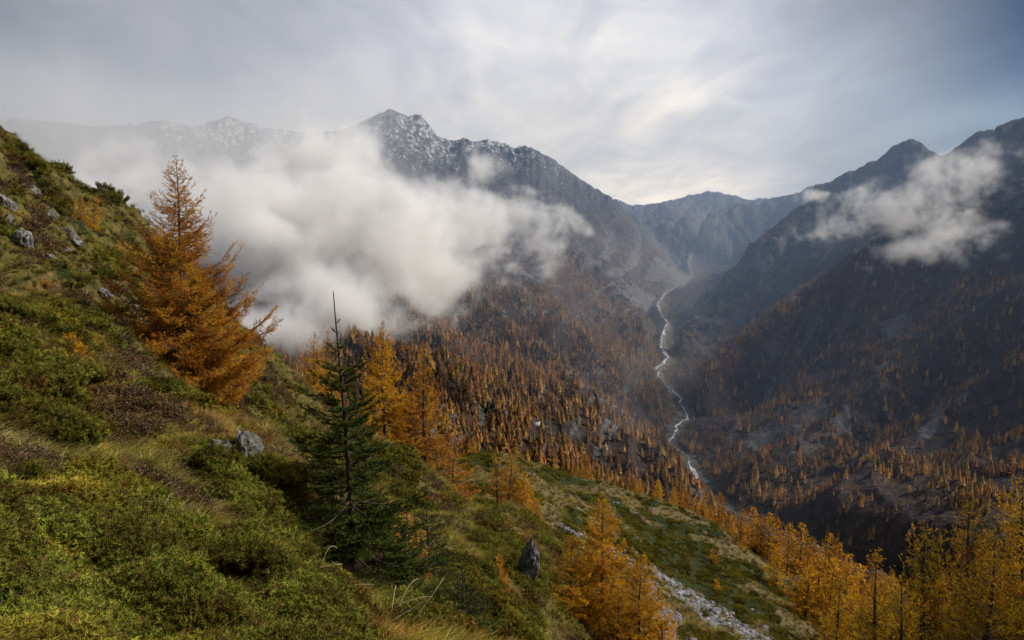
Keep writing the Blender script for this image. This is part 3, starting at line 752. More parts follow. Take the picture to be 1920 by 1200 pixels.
def leaf_mat(name, rough=0.7, trans=0.35, use='tint', col=(0.2, 0.1, 0.02), var=0.25, hue=0.0, tone=False):
    m, t, out = new_mat(name)
    if use:
        c = t.add('ShaderNodeAttribute', attribute_name=use).outputs['Color']
    else:
        c = t.mix(0.0, col, col)
    oi = t.add('ShaderNodeObjectInfo').outputs['Random']
    n = t.noise(2.3, 2, 0.5, vec=t.add('ShaderNodeNewGeometry').outputs['Position'])
    k = t.math('MULTIPLY', t.mapr(oi, 0, 1, 1 - var, 1 + var, smooth=False), t.mapr(n, 0.3, 0.7, 1 - var, 1 + var))
    if tone:
        nn_ = t.noise(0.45, 4, 0.6, vec=t.add('ShaderNodeNewGeometry').outputs['Position'], dist=0.4)
        c = t.mix(1.0, c, t.ramp(nn_, [(0.30, (1.25, 0.72, 0.6)), (0.42, (0.95, 0.95, 0.9)), (0.52, (1.0, 1.05, 0.9)), (0.62, (1.45, 1.12, 0.9)), (0.75, (1.1, 0.85, 0.8))]), 'MULTIPLY')
    hs = t.add('ShaderNodeHueSaturation'); t.set(hs.inputs['Color'], c); t.set(hs.inputs['Value'], k); hs.inputs['Hue'].default_value = 0.5
    if hue: t.set(hs.inputs['Hue'], t.mapr(n, 0.3, 0.7, 0.5 - hue, 0.5 + hue))
    d = t.add('ShaderNodeBsdfDiffuse'); t.l.new(hs.outputs[0], d.inputs[0])
    tr = t.add('ShaderNodeBsdfTranslucent'); t.l.new(hs.outputs[0], tr.inputs[0])
    mx = t.add('ShaderNodeMixShader'); mx.inputs[0].default_value = trans; t.l.new(d.outputs[0], mx.inputs[1]); t.l.new(tr.outputs[0], mx.inputs[2])
    t.l.new(mx.outputs[0], out.inputs[0])
    return m

def bark_mat(name, c0=(0.035, 0.026, 0.022), c1=(0.11, 0.085, 0.07)):
    m, t, out = new_mat(name)
    pos = t.add('ShaderNodeTexCoord').outputs['Object']
    mp = t.add('ShaderNodeMapping'); t.set(mp.inputs['Vector'], pos); mp.inputs['Scale'].default_value = (14, 14, 3.5)
    n = t.noise(1.0, 5, 0.65, vec=mp.outputs[0])
    col = t.ramp(n, [(0.3, c0), (0.7, c1)])
    b = t.add('ShaderNodeBsdfPrincipled'); t.l.new(col, b.inputs['Base Color']); b.inputs['Roughness'].default_value = 0.9; b.inputs['Specular IOR Level'].default_value = 0.15
    bp = t.add('ShaderNodeBump'); bp.inputs['Strength'].default_value = 0.7; bp.inputs['Distance'].default_value = 0.02; t.l.new(n, bp.inputs['Height']); t.l.new(bp.outputs[0], b.inputs['Normal'])
    t.l.new(b.outputs[0], out.inputs[0])
    return m

def build_forest():
    rng = np.random.default_rng(11)
    # candidates over the whole valley
    N = 600000
    az = np.radians(rng.uniform(-32, 42, N)); r = np.sqrt(rng.uniform(430 ** 2, 3000 ** 2, N))
    x = r * np.sin(az); y = r * np.cos(az); z = far_sample(FZ, x, y)
    u, v, f = proj(x, y, z)
    dv = far_sample(np.minimum(FDV, 500), x, y)
    d = forest_density(u, v, x, y)
    # nearer than 900 m the woods stand at about one tree per 80 m2
    area = math.radians(74) * 0.5 * (3000 ** 2 - 430 ** 2); want = N / area
    keep = (rng.uniform(size=N) < d * (1 / 25.0) / want) & (dv > 13)
    x, y, z, u, v, f = [a[keep] for a in (x, y, z, u, v, f)]
    hh = rng.uniform(5.5, 14.0, len(x)) * (0.85 + 0.3 * (rng.uniform(size=len(x)) < 0.3)) * np.where(u > 1290, 0.92, 1.0)
    hh *= np.clip(1.1 - 0.25 * (z + 400) / 400, 0.7, 1.1)
    vis = far_visible(x, y, z + hh * 0.8) & near_visible(x * 0 + x / np.hypot(x, y) * 399, y / np.hypot(x, y) * 399, (z + hh * 0.9) / np.hypot(x, y) * 399) & (u > 420) & (u < 1980)
    x, y, z, u, v, f, hh = [a[vis] for a in (x, y, z, u, v, f, hh)]
    o = np.argsort(-(hh / f)); x, y, z, u, v, f, hh = [a[o] for a in (x, y, z, u, v, f, hh)]
    print('forest trees', len(x))
    col = tree_colours(u, v, rng, len(x))
    mf = leaf_mat('far_larch_needles'); mb = bark_mat('far_larch_bark')
    hi = [low_tree(rng, 20, 8) for _ in range(5)]; md = [low_tree(rng, 13, 6) for _ in range(5)]; lo = [low_tree(rng, 7, 4, 0.19) for _ in range(5)]
    # the ones that show largest are objects of their own
    rig = []
    for k, (tr, (V, F, Sh)) in enumerate(hi):
        tm = mesh_from('larch_trunk', tr[0], tr[1], mb)
        for c in range(3):
            bc = [(0.38, 0.20, 0.075), (0.48, 0.29, 0.085), (0.22, 0.13, 0.06)][c]
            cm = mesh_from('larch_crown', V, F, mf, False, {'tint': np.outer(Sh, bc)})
            rig.append((tm, cm))
    NI = 285
    first = None
    for i in range(NI):
        right = u[i] > 1330
        lab = 'rusty larch in the crowded wood on the left valley side' if not right else 'scattered golden larch on the dark right valley side'
        grp = 'larches in the left valley wood' if not right else 'larches on the right valley side'
        e = bpy.data.objects.new('larch_tree', None); link(e); tag(e, lab, 'tree', grp)
        e.location = (x[i], y[i], z[i] - 0.3); e.scale = (hh[i] * rng.uniform(0.9, 1.15), hh[i] * rng.uniform(0.9, 1.15), hh[i]); e.rotation_euler = (0, 0, rng.uniform(0, 6.28))
        tm, cm = rig[rng.integers(0, 5) * 3 + (rng.integers(0, 2) if not right or v[i] > 800 else 2)]
        a = bpy.data.objects.new('trunk', tm); link(a, e); b = bpy.data.objects.new('crown', cm); link(b, e)
    # the rest reads as one wood
    acc = Acc(); acct = Acc()
    size = hh / f * 683
    for i in range(NI, len(x)):
        tr, (V, F, Sh) = (hi if size[i] > 14 else md if size[i] > 7 else lo)[rng.integers(0, 5)]
        a = rng.uniform(0, 6.28); ca, sa = math.cos(a), math.sin(a); w = hh[i] * rng.uniform(0.85, 1.15)
        W = np.stack([(V[:, 0] * ca - V[:, 1] * sa) * w + x[i], (V[:, 0] * sa + V[:, 1] * ca) * w + y[i], V[:, 2] * hh[i] + z[i] - 0.3], 1)
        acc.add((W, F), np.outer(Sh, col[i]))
        if size[i] > 7:
            T = tr[0]; acc.add((np.stack([T[:, 0] * w + x[i], T[:, 1] * w + y[i], T[:, 2] * hh[i] + z[i] - 0.3], 1), tr[1]), np.array([0.05, 0.035, 0.028]))
    print('forest verts', acc.n)
    obj('larch_forest', acc.mesh('larch_forest', mf), kind='stuff', label='rust and gold larch forest covering the far valley slopes')

def build_haze():
    m, t, out = new_mat('blue_haze')
    s = t.add('ShaderNodeVolumeScatter'); s.inputs['Color'].default_value = (0.42, 0.62, 1.0, 1); s.inputs['Density'].default_value = 0.00012; s.inputs['Anisotropy'].default_value = 0.2
    t.l.new(s.outputs[0], out.inputs['Volume'])
    x0, x1, y0, y1, z0, z1 = -5200, 5200, 560, 7600, -700, 900
    V = [(x, y, z) for x in (x0, x1) for y in (y0, y1) for z in (z0, z1)]
    F = [(0, 1, 3, 2), (4, 6, 7, 5), (0, 4, 5, 1), (2, 3, 7, 6), (0, 2, 6, 4), (1, 5, 7, 3)]
    obj('haze', mesh_from('haze', V, np.array(F), m), kind='stuff', label='thin blue air haze filling the valley')
# ------------------------------------------------------------------ near ground
JUN = [[(-50, 900), (120, 905), (300, 965), (480, 1085), (560, 1120), (660, 1180), (760, 1600), (-900, 1900), (-900, 900)],
       [(245, 738), (330, 772), (400, 797), (470, 855), (548, 930), (565, 985), (530, 1050), (430, 985), (370, 905), (300, 825), (245, 775)],
       [(-20, 620), (60, 648), (160, 705), (205, 765), (225, 830), (100, 830), (-20, 770)],
       [(-20, 590), (80, 565), (165, 590), (218, 640), (190, 668), (100, 650), (-20, 615)],
       [(150, 478), (235, 478), (255, 505), (200, 522)], [(850, 1060), (1010, 1060), (1030, 1210), (690, 1210), (750, 1140)],
       [(860, 852), (935, 858), (925, 885), (870, 880)], [(985, 868), (1060, 880), (1120, 912), (1040, 915)], [(1140, 965), (1260, 985), (1400, 1060), (1500, 1120), (1380, 1090), (1220, 1030)],
       [(1180, 1020), (1300, 1050), (1500, 1180), (1400, 1170), (1240, 1090)], [(1055, 960), (1110, 975), (1105, 1000), (1050, 985)], [(60, 340), (130, 370), (100, 400)], [(330, 620), (380, 640), (370, 680)],
       [(700, 860), (780, 880), (820, 960), (740, 940)], [(880, 980), (980, 1000), (990, 1060), (900, 1040)]]
HEATH = [[(90, 850), (330, 870), (420, 960), (330, 980), (180, 930), (80, 900)], [(180, 700), (300, 760), (250, 850), (180, 800)], [(-20, 830), (100, 850), (100, 900), (-20, 900)], [(620, 950), (720, 1000), (740, 1090), (600, 1050)]]
SCREE = [[(1022, 970), (1060, 984), (1110, 1005), (1180, 1045), (1222, 1060), (1290, 1100), (1380, 1155), (1475, 1210), (1400, 1215), (1310, 1160), (1262, 1118), (1215, 1100), (1160, 1048), (1100, 1016), (1040, 986)], [(1215, 1100), (1250, 1130), (1290, 1175), (1330, 1215), (1240, 1215), (1220, 1150)]]
def near_masks():
    u, v, f = proj(NX, NY, NZ)
    sc_ = 6 + 0 * u
    du = 16 * fbm(u / 50, v / 50, 3, 501); dv_ = 14 * fbm(u / 50, v / 50, 3, 502)
    J = np.zeros(u.shape); H = np.zeros(u.shape); S = np.zeros(u.shape)
    for p in JUN: J = np.maximum(J, polymask(u + du, v + dv_, p))
    for p in HEATH: H = np.maximum(H, polymask(u + du, v + dv_, p))
    for p in SCREE: S = np.maximum(S, polymask(u + du * 0.7, v + dv_ * 0.5, p) * np.clip(0.62 + 1.3 * fbm(NX / 3.0, NY / 3.0, 3, 509), 0, 1) * (nrad > 85))
    far_ = sst(80, 105, nrad)
    n = fbm(NX / 3.2, NY / 3.2, 4, 511); n2 = fbm(NX / 16, NY / 11, 4, 512)
    J = np.maximum(J, (n > np.where(NX < -12, 0.50, 0.40)) * (1 - far_)); J = np.maximum(J * (1 - 0.35 * far_ * (1 - J * 0)), sst(-0.05, 0.42, n2 + 0.35 * n) * far_ * 0.9)
    J = J * (1 - S)
    J = np.where((n + 0.5 * fbm(NX / 0.9, NY / 0.9, 2, 519) < np.where(nrad < 6.5, -0.62, -0.22)) & (nrad < 80) & (nrad > 2.6), 0, J)
    hn = fbm(NX / 1.3, NY / 1.3, 4, 517) > 0.50
    J = J * (1 - hn * (nrad < 60)); H = np.maximum(H, hn * (nrad < 60))
    H = np.maximum(H * (fbm(NX / 1.1, NY / 1.1, 3, 514) > -0.1), (fbm(NX / 2.1, NY / 2.1, 4, 515) > 0.42)) * (1 - J) * (1 - S)
    return u, v, J, H, S
def near_material():
    m, t, out = new_mat('alpine_turf')
    pos = t.add('ShaderNodeNewGeometry').outputs['Position']
    a = t.add('ShaderNodeAttribute', attribute_name='m1'); s = t.add('ShaderNodeSeparateColor'); t.l.new(a.outputs['Color'], s.inputs[0]); J, H, S = s.outputs
    a2 = t.add('ShaderNodeAttribute', attribute_name='m2'); s2 = t.add('ShaderNodeSeparateColor'); t.l.new(a2.outputs['Color'], s2.inputs[0]); R, D, _ = s2.outputs
    n1 = t.noise(0.22, 6, 0.6, vec=pos); n2 = t.noise(1.6, 6, 0.65, vec=pos); n3 = t.noise(9.0, 4, 0.6, vec=pos)
    grass = t.ramp(n2, [(0.28, (0.028, 0.030, 0.008)), (0.45, (0.075, 0.070, 0.016)), (0.58, (0.14, 0.105, 0.030)), (0.75, (0.23, 0.165, 0.07))])
    dry = t.ramp(n2, [(0.3, (0.05, 0.04, 0.018)), (0.5, (0.13, 0.095, 0.045)), (0.7, (0.24, 0.18, 0.10))])
    grass = t.mix(t.mapr(t.math('ADD', n1, t.math('MULTIPLY', D, 0.16)), 0.50, 0.74), grass, dry)
    jun = t.ramp(n3, [(0.3, (0.008, 0.012, 0.004)), (0.6, (0.03, 0.042, 0.012)), (0.8, (0.06, 0.075, 0.018))])
    hea = t.ramp(n3, [(0.3, (0.018, 0.012, 0.008)), (0.6, (0.06, 0.035, 0.02)), (0.8, (0.10, 0.065, 0.035))])
    col = t.mix(t.mapr(t.math('ADD', J, t.math('MULTIPLY', t.math('SUBTRACT', n2, 0.5), 1.2)), 0.25, 0.75), grass, jun); col = t.mix(H, col, hea)
    vo = t.add('ShaderNodeTexVoronoi'); vo.inputs['Scale'].default_value = 1.1; t.set(vo.inputs['Vector'], pos); 
    st = t.mix(0.5, t.ramp(t.noise(2.6, 5, 0.7, vec=pos), [(0.3, (0.14, 0.13, 0.12)), (0.7, (0.42, 0.40, 0.38))]), vo.outputs['Color'], 'MULTIPLY')
    st = t.mix(0.75, vo.outputs['Color'], t.ramp(t.noise(2.6, 5, 0.7, vec=pos), [(0.3, (0.09, 0.085, 0.08)), (0.7, (0.30, 0.28, 0.26))]))
    st2 = t.add('ShaderNodeHueSaturation'); t.set(st2.inputs['Color'], st); st2.inputs['Saturation'].default_value = 0.18
    col = t.mix(t.mapr(t.math('ADD', S, t.math('MULTIPLY', t.math('SUBTRACT', n2, 0.5), 0.8)), 0.4, 0.6), col, st2.outputs[0])
    rk = t.ramp(t.noise(3.4, 6, 0.7, vec=pos), [(0.3, (0.05, 0.05, 0.048)), (0.55, (0.20, 0.19, 0.18)), (0.75, (0.42, 0.41, 0.39))])
    col = t.mix(t.mapr(t.math('ADD', R, t.math('MULTIPLY', t.math('SUBTRACT', n2, 0.5), 1.6)), 0.55, 0.75), col, rk)
    b = t.add('ShaderNodeBsdfPrincipled'); t.l.new(col, b.inputs['Base Color']); b.inputs['Roughness'].default_value = 0.95; b.inputs['Specular IOR Level'].default_value = 0.08
    bp = t.add('ShaderNodeBump'); bp.inputs['Strength'].default_value = 1.0; bp.inputs['Distance'].default_value = 0.5
    t.l.new(t.math('ADD', n2, t.math('MULTIPLY', n3, 0.2)), bp.inputs['Height']); t.l.new(bp.outputs[0], b.inputs['Normal'])
    t.l.new(b.outputs[0], out.inputs[0])
    return m
def build_near():
    global NU, NV, MJ, MH, MS
    NU, NV, MJ, MH, MS = near_masks()
    R = steep * np.clip(0.22 + 0.8 * ridged(NX / 4, NY / 4, 3, 521) * 0.6, 0, 1)
    D = sst(80, 110, nrad) * 1.0
    V = np.stack([NX, NY, NZ], -1).reshape(-1, 3)
    me = mesh_from('hillside', V, grid_faces(NNR, NNC), near_material(), True, {'m1': np.stack([MJ, MH, MS], -1).reshape(-1, 3), 'm2': np.stack([R, D, D], -1).reshape(-1, 3)})
    obj('hillside', me, kind='structure', label='steep alpine slope of grass and juniper falling to the right')

def normal_at(x, y, e=0.15):
    zx = (near_sample(NZ, x + e, y) - near_sample(NZ, x - e, y)) / (2 * e); zy = (near_sample(NZ, x, y + e) - near_sample(NZ, x, y - e)) / (2 * e)
    return unit(np.stack([-zx, -zy, np.ones_like(zx)], 1))

def scatter(name, label, protos, xyz, nrm, size, rng, yaw=None, tilt=0.6):
    """many small plants nobody could count: one point mesh carrying instances"""
    pm = bpy.data.meshes.new(name); n = len(xyz)
    pm.vertices.add(n); pm.vertices.foreach_set('co', np.asarray(xyz, np.float32).ravel())
    up = unit(nrm * tilt + np.array([0, 0, 1.0]) * (1 - tilt))
    yaw = rng.uniform(0, 6.283, n) if yaw is None else yaw
    # euler: tilt so that z meets 'up', after a spin about z
    ry = np.arctan2(up[:, 0], up[:, 2]); rx = -np.arcsin(np.clip(up[:, 1], -1, 1))
    a = pm.attributes.new('rot', 'FLOAT_VECTOR', 'POINT'); a.data.foreach_set('vector', np.stack([rx, ry, 0 * ry], 1).astype(np.float32).ravel())
    a = pm.attributes.new('yaw', 'FLOAT', 'POINT'); a.data.foreach_set('value', yaw.astype(np.float32))
    a = pm.attributes.new('siz', 'FLOAT', 'POINT'); a.data.foreach_set('value', size.astype(np.float32))
    a = pm.attributes.new('idx', 'INT', 'POINT'); a.data.foreach_set('value', rng.integers(0, len(protos), n).astype(np.int32))
    g = gn_group(name + '_nodes'); t = NT(g)
    gi = t.add('NodeGroupInput'); go = t.add('NodeGroupOutput')
    def attr(nm, typ):
        q = t.add('GeometryNodeInputNamedAttribute', data_type=typ); q.inputs[0].default_value = nm; return q.outputs[0]
    gg = t.add('GeometryNodeGeometryToInstance')
    for pmesh in reversed(protos):
        po = bpy.data.objects.new(pmesh.name, pmesh)
        oi = t.add('GeometryNodeObjectInfo'); oi.inputs['Object'].default_value = po
        t.l.new(oi.outputs['Geometry'], gg.inputs[0])
    ip = t.add('GeometryNodeInstanceOnPoints'); t.l.new(gi.outputs[0], ip.inputs['Points']); t.l.new(gg.outputs[0], ip.inputs['Instance'])
    ip.inputs['Pick Instance'].default_value = True; t.l.new(attr('idx', 'INT'), ip.inputs['Instance Index'])
    t.l.new(attr('rot', 'FLOAT_VECTOR'), ip.inputs['Rotation']); t.l.new(attr('siz', 'FLOAT'), ip.inputs['Scale'])
    ri = t.add('GeometryNodeRotateInstances'); t.l.new(ip.outputs[0], ri.inputs[0])
    cv = t.add('ShaderNodeCombineXYZ'); t.l.new(attr('yaw', 'FLOAT'), cv.inputs[2]); t.l.new(cv.outputs[0], ri.inputs['Rotation'])
    t.l.new(ri.outputs[0], go.inputs[0])
    o = obj(name, pm, kind='stuff', label=label)
    md = o.modifiers.new('plants', 'NODES'); md.node_group = g
    return o

def proto_juniper(rng, mat, i, green=(0.145, 0.142, 0.025), brown=(0.13, 0.07, 0.03)):
    """a unit cushion (about 1 wide) of short upright sprays full of needles"""
    A = Acc(); n = 46
    a = rng.uniform(0, 6.283, n); r = np.sqrt(rng.uniform(0, 1, n)) * 0.46
    B = np.stack([r * np.cos(a), r * np.sin(a), -0.12 + 0 * a], 1)
    D = unit(np.stack([np.cos(a) * r * 1.7 + rng.normal(size=n) * .3, np.sin(a) * r * 1.7 + rng.normal(size=n) * .3, 0.85 + rng.uniform(-.2, .3, n)], 1))
    L = rng.uniform(0.28, 0.5, n)[:, None] * (1.15 - r[:, None])
    k = 13
    s = np.linspace(0.15, 1, k)
    PT = (B[:, None] + D[:, None] * (L[:, None] * s[None, :, None])); PT = PT + rng.normal(size=PT.shape) * 0.012
    PTf = PT.reshape(-1, 3); T = np.repeat(D, k, 0)
    q = 5
    V, F = needles(PTf, T, 0.085, 0.011, q, rng, 0.85)
    br = np.repeat(rng.uniform(size=n) < 0.14, k)
    base = np.where(br[:, None], np.array(brown), np.array(green) * np.repeat(rng.uniform(0.7, 1.35, n), k)[:, None])
    yel = np.repeat(rng.uniform(0, 1, n), k)[:, None]
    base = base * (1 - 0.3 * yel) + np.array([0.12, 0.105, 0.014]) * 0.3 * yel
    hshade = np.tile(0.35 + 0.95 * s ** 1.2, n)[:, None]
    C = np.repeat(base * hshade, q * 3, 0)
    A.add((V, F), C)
    # little stems
    PL = np.stack([B, B + D * L * 0.9], 1); A.add(tubes(PL, 0.006, 3), np.array([0.05, 0.03, 0.02]))
    return A.mesh('juniper_spray', mat)

def proto_grass(rng, mat, n, lean, cols, width=0.006, up=0.8, name='grass_tuft'):
    A = Acc(); a = rng.uniform(0, 6.283, n); r = rng.uniform(0, 0.13, n)
    B = np.stack([r * np.cos(a), r * np.sin(a), -0.06 + 0 * a], 1)
    out_ = np.stack([np.cos(a), np.sin(a), 0 * a], 1) * rng.uniform(0.1, 0.75, n)[:, None] + np.array([0, -lean, 0]) * rng.uniform(0.3, 1.0, n)[:, None]
    L = rng.uniform(0.5, 1.15, n)[:, None]
    s = np.array([0, 0.35, 0.7, 1.0])
    PL = B[:, None] + (np.array([0, 0, up]) * (s - 0.42 * s ** 2)[None, :, None] + out_[:, None] * (s ** 1.7)[None, :, None]) * L[:, None]
    side = unit(np.cross(out_ + rng.normal(size=(n, 3)) * .3, np.array([0, 0, 1.0])))
    W = width * np.array([1.0, 0.9, 0.6, 0.12])[None] * rng.uniform(0.7, 1.3, (n, 1))
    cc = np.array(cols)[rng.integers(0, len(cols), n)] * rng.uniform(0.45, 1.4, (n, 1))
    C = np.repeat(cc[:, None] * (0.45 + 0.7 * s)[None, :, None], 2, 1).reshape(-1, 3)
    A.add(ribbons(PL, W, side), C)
    return A.mesh(name, mat)

def proto_heath(rng, mat):
    A = Acc(); n = 40; a = rng.uniform(0, 6.283, n); r = np.sqrt(rng.uniform(0, 1, n)) * 0.45
    B = np.stack([r * np.cos(a), r * np.sin(a), -0.1 + 0 * a], 1)
    D = unit(np.stack([np.cos(a) * r + rng.normal(size=n) * .35, np.sin(a) * r + rng.normal(size=n) * .35, 0.8 + 0 * a], 1)); L = rng.uniform(0.2, 0.45, n)[:, None]
    A.add(tubes(np.stack([B, B + D * L * 0.5 + rng.normal(size=(n, 3)) * .02, B + D * L], 1), 0.005, 3), np.array([0.07, 0.045, 0.035]))
    k = 8; s = np.linspace(0.3, 1, k)
    PT = (B[:, None] + D[:, None] * (L[:, None] * s[None, :, None])).reshape(-1, 3)
    V, F = needles(PT, np.repeat(D, k, 0), 0.055, 0.018, 3, rng, 1.0)
    pal = np.array([[0.16, 0.06, 0.035], [0.09, 0.09, 0.025], [0.13, 0.075, 0.05], [0.26, 0.15, 0.08], [0.06, 0.05, 0.03]])
    C = np.repeat(pal[rng.integers(0, 5, len(PT))] * rng.uniform(.7, 1.3, (len(PT), 1)), 9, 0)
    A.add((V, F), C)
    return A.mesh('heath_sprig', mat)

def sample_near(rng, n, r0, r1, az0=-44, az1=44):
    """even in angle: nearer ground gets more, smaller plants"""
    az = np.radians(rng.uniform(az0, az1, n)); r = r0 * (r1 / r0) ** rng.uniform(0, 1, n)
    x = r * np.sin(az); y = r * np.cos(az); z = near_sample(NZ, x, y)
    u, v, f = proj(x, y, z)
    ok = (u > -160) & (u < 2060) & (v > 150) & (v < 1420)
    vis = near_visible(x, y, z + 0.25 + 0.012 * r, 6)
    ok &= vis
    return [a[ok] for a in (x, y, z, r, u, v)]

def build_cover():
    rng = np.random.default_rng(77)
    mj = leaf_mat('juniper_needles', trans=0.25, var=0.38, hue=0.015, tone=True); mg = leaf_mat('grass_blades', trans=0.4, var=0.35, hue=0.012, tone=True); mh = leaf_mat('heath_leaves', trans=0.2, var=0.3)
    jp = [proto_juniper(rng, mj, i) for i in range(6)]
    x, y, z, r, u, v = sample_near(rng, 115000, 1.5, 240)
    j = near_sample(MJ, x, y) > rng.uniform(0.15, 0.85, len(x))
    gap = fbm(x / (0.35 + 0.02 * r), y / (0.35 + 0.02 * r), 3, 601)
    j &= gap > -0.30
    nrm = normal_at(x[j], y[j])
    sz = np.clip(0.14 + 0.020 * r[j], 0.15, 1.5) * rng.uniform(0.75, 1.35, j.sum())
    dz = 0.24 * gap[j] * np.clip(r[j] / 5, 0.35, 1.6) + 0.05
    pos = np.stack([x[j], y[j], z[j]], 1) + nrm * dz[:, None]
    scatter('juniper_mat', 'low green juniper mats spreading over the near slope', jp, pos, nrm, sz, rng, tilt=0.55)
    print('juniper', j.sum())
    gold = [(0.34, 0.26, 0.05), (0.40, 0.28, 0.08), (0.22, 0.20, 0.026), (0.16, 0.17, 0.02), (0.42, 0.33, 0.15)]
    green = [(0.16, 0.16, 0.025), (0.22, 0.19, 0.035), (0.34, 0.26, 0.06), (0.10, 0.11, 0.018), (0.26, 0.17, 0.06)]
    straw = [(0.27, 0.20, 0.09), (0.22, 0.15, 0.06), (0.17, 0.11, 0.04), (0.32, 0.25, 0.13)]
    gp = [proto_grass(rng, mg, 46, 0.5, p, 0.011) for p in (gold, green, straw, gold, green)]
    x, y, z, r, u, v = sample_near(rng, 105000, 1.5, 250)
    H = near_sample(MH, x, y); J = near_sample(MJ, x, y); S = near_sample(MS, x, y)
    g = (J < 0.5) & ((H < 0.5) | (rng.uniform(size=len(x)) < 0.35)) & (S < 0.4) | (rng.uniform(size=len(x)) < 0.02)
    x, y, z, r = [a[g] for a in (x, y, z, r)]
    nrm = normal_at(x, y)
    down = np.arctan2(nrm[:, 0], -nrm[:, 1])              # blades hang downhill (-Y of the tuft)
    sz = np.clip(0.13 + 0.011 * r, 0.14, 1.3) * rng.uniform(0.6, 1.4, len(x))
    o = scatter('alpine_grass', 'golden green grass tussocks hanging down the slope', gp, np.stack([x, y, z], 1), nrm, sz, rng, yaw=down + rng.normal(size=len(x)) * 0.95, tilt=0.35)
    # colour patches: pick the tuft kind by place
    pn = fbm(x / 2.4, y / 2.4, 3, 611) + 0.35 * rng.normal(size=len(x)) + 0.25 * sst(60, 90, r)
    ix = np.where(pn > 0.5, 2, np.where(pn > -0.05, np.where(rng.uniform(size=len(x)) < .5, 0, 3), np.where(rng.uniform(size=len(x)) < .5, 1, 4))).astype(np.int32)
    o.data.attributes['idx'].data.foreach_set('value', ix)
    print('grass', len(x))
    hp = [proto_heath(rng, mh) for _ in range(4)]
    x, y, z, r, u, v = sample_near(rng, 60000, 1.6, 60)
    h = near_sample(MH, x, y) > 0.5
    nrm = normal_at(x[h], y[h])
    scatter('heath_shrubs', 'dark twiggy heath and bilberry between the grass', hp, np.stack([x[h], y[h], z[h]], 1), nrm, np.clip(0.18 + 0.02 * r[h], 0.18, 1.0) * rng.uniform(0.7, 1.3, h.sum()), rng)
    print('heath', h.sum())
    # scree blocks on the meadow
    ms, t, out = new_mat('scree_stone'); n = t.noise(3.0, 5, 0.7, vec=t.add('ShaderNodeNewGeometry').outputs['Position'])
    b = t.add('ShaderNodeBsdfPrincipled'); b.inputs['Roughness'].default_value = 0.9
    hs = t.add('ShaderNodeHueSaturation'); t.set(hs.inputs['Color'], t.ramp(n, [(0.3, (0.08, 0.076, 0.072)), (0.7, (0.23, 0.22, 0.21))])); t.set(hs.inputs['Value'], t.mapr(t.add('ShaderNodeObjectInfo').outputs['Random'], 0, 1, 0.5, 1.25, smooth=False))
    t.l.new(hs.outputs[0], b.inputs['Base Color']); t.l.new(b.outputs[0], out.inputs[0])
    sp = []
    for i in range(6):
        bm = __import__('bmesh').new(); __import__('bmesh').ops.create_icosphere(bm, subdivisions=1, radius=0.5)
        for vv in bm.verts: vv.co = Vector((vv.co.x * 1.2, vv.co.y, vv.co.z * 0.6)) * rng.uniform(0.6, 1.25)
        me = bpy.data.meshes.new('scree_block'); bm.to_mesh(me); bm.free(); me.materials.append(ms); sp.append(me)
    x, y, z, r, u, v = sample_near(rng, 150000, 80, 260, -5, 30)
    s = (near_sample(MS, x, y) > rng.uniform(0.25, 0.8, len(x)))
    s |= (rng.uniform(size=len(x)) < 0.004)
    nrm = normal_at(x[s], y[s]); k = rng.uniform(size=s.sum())
    scatter('scree_stones', 'strip of pale grey scree running down the meadow', sp, np.stack([x[s], y[s], z[s]], 1), nrm, 0.17 + 1.0 * k ** 7 * 1.2, rng)
    print('stones', s.sum())
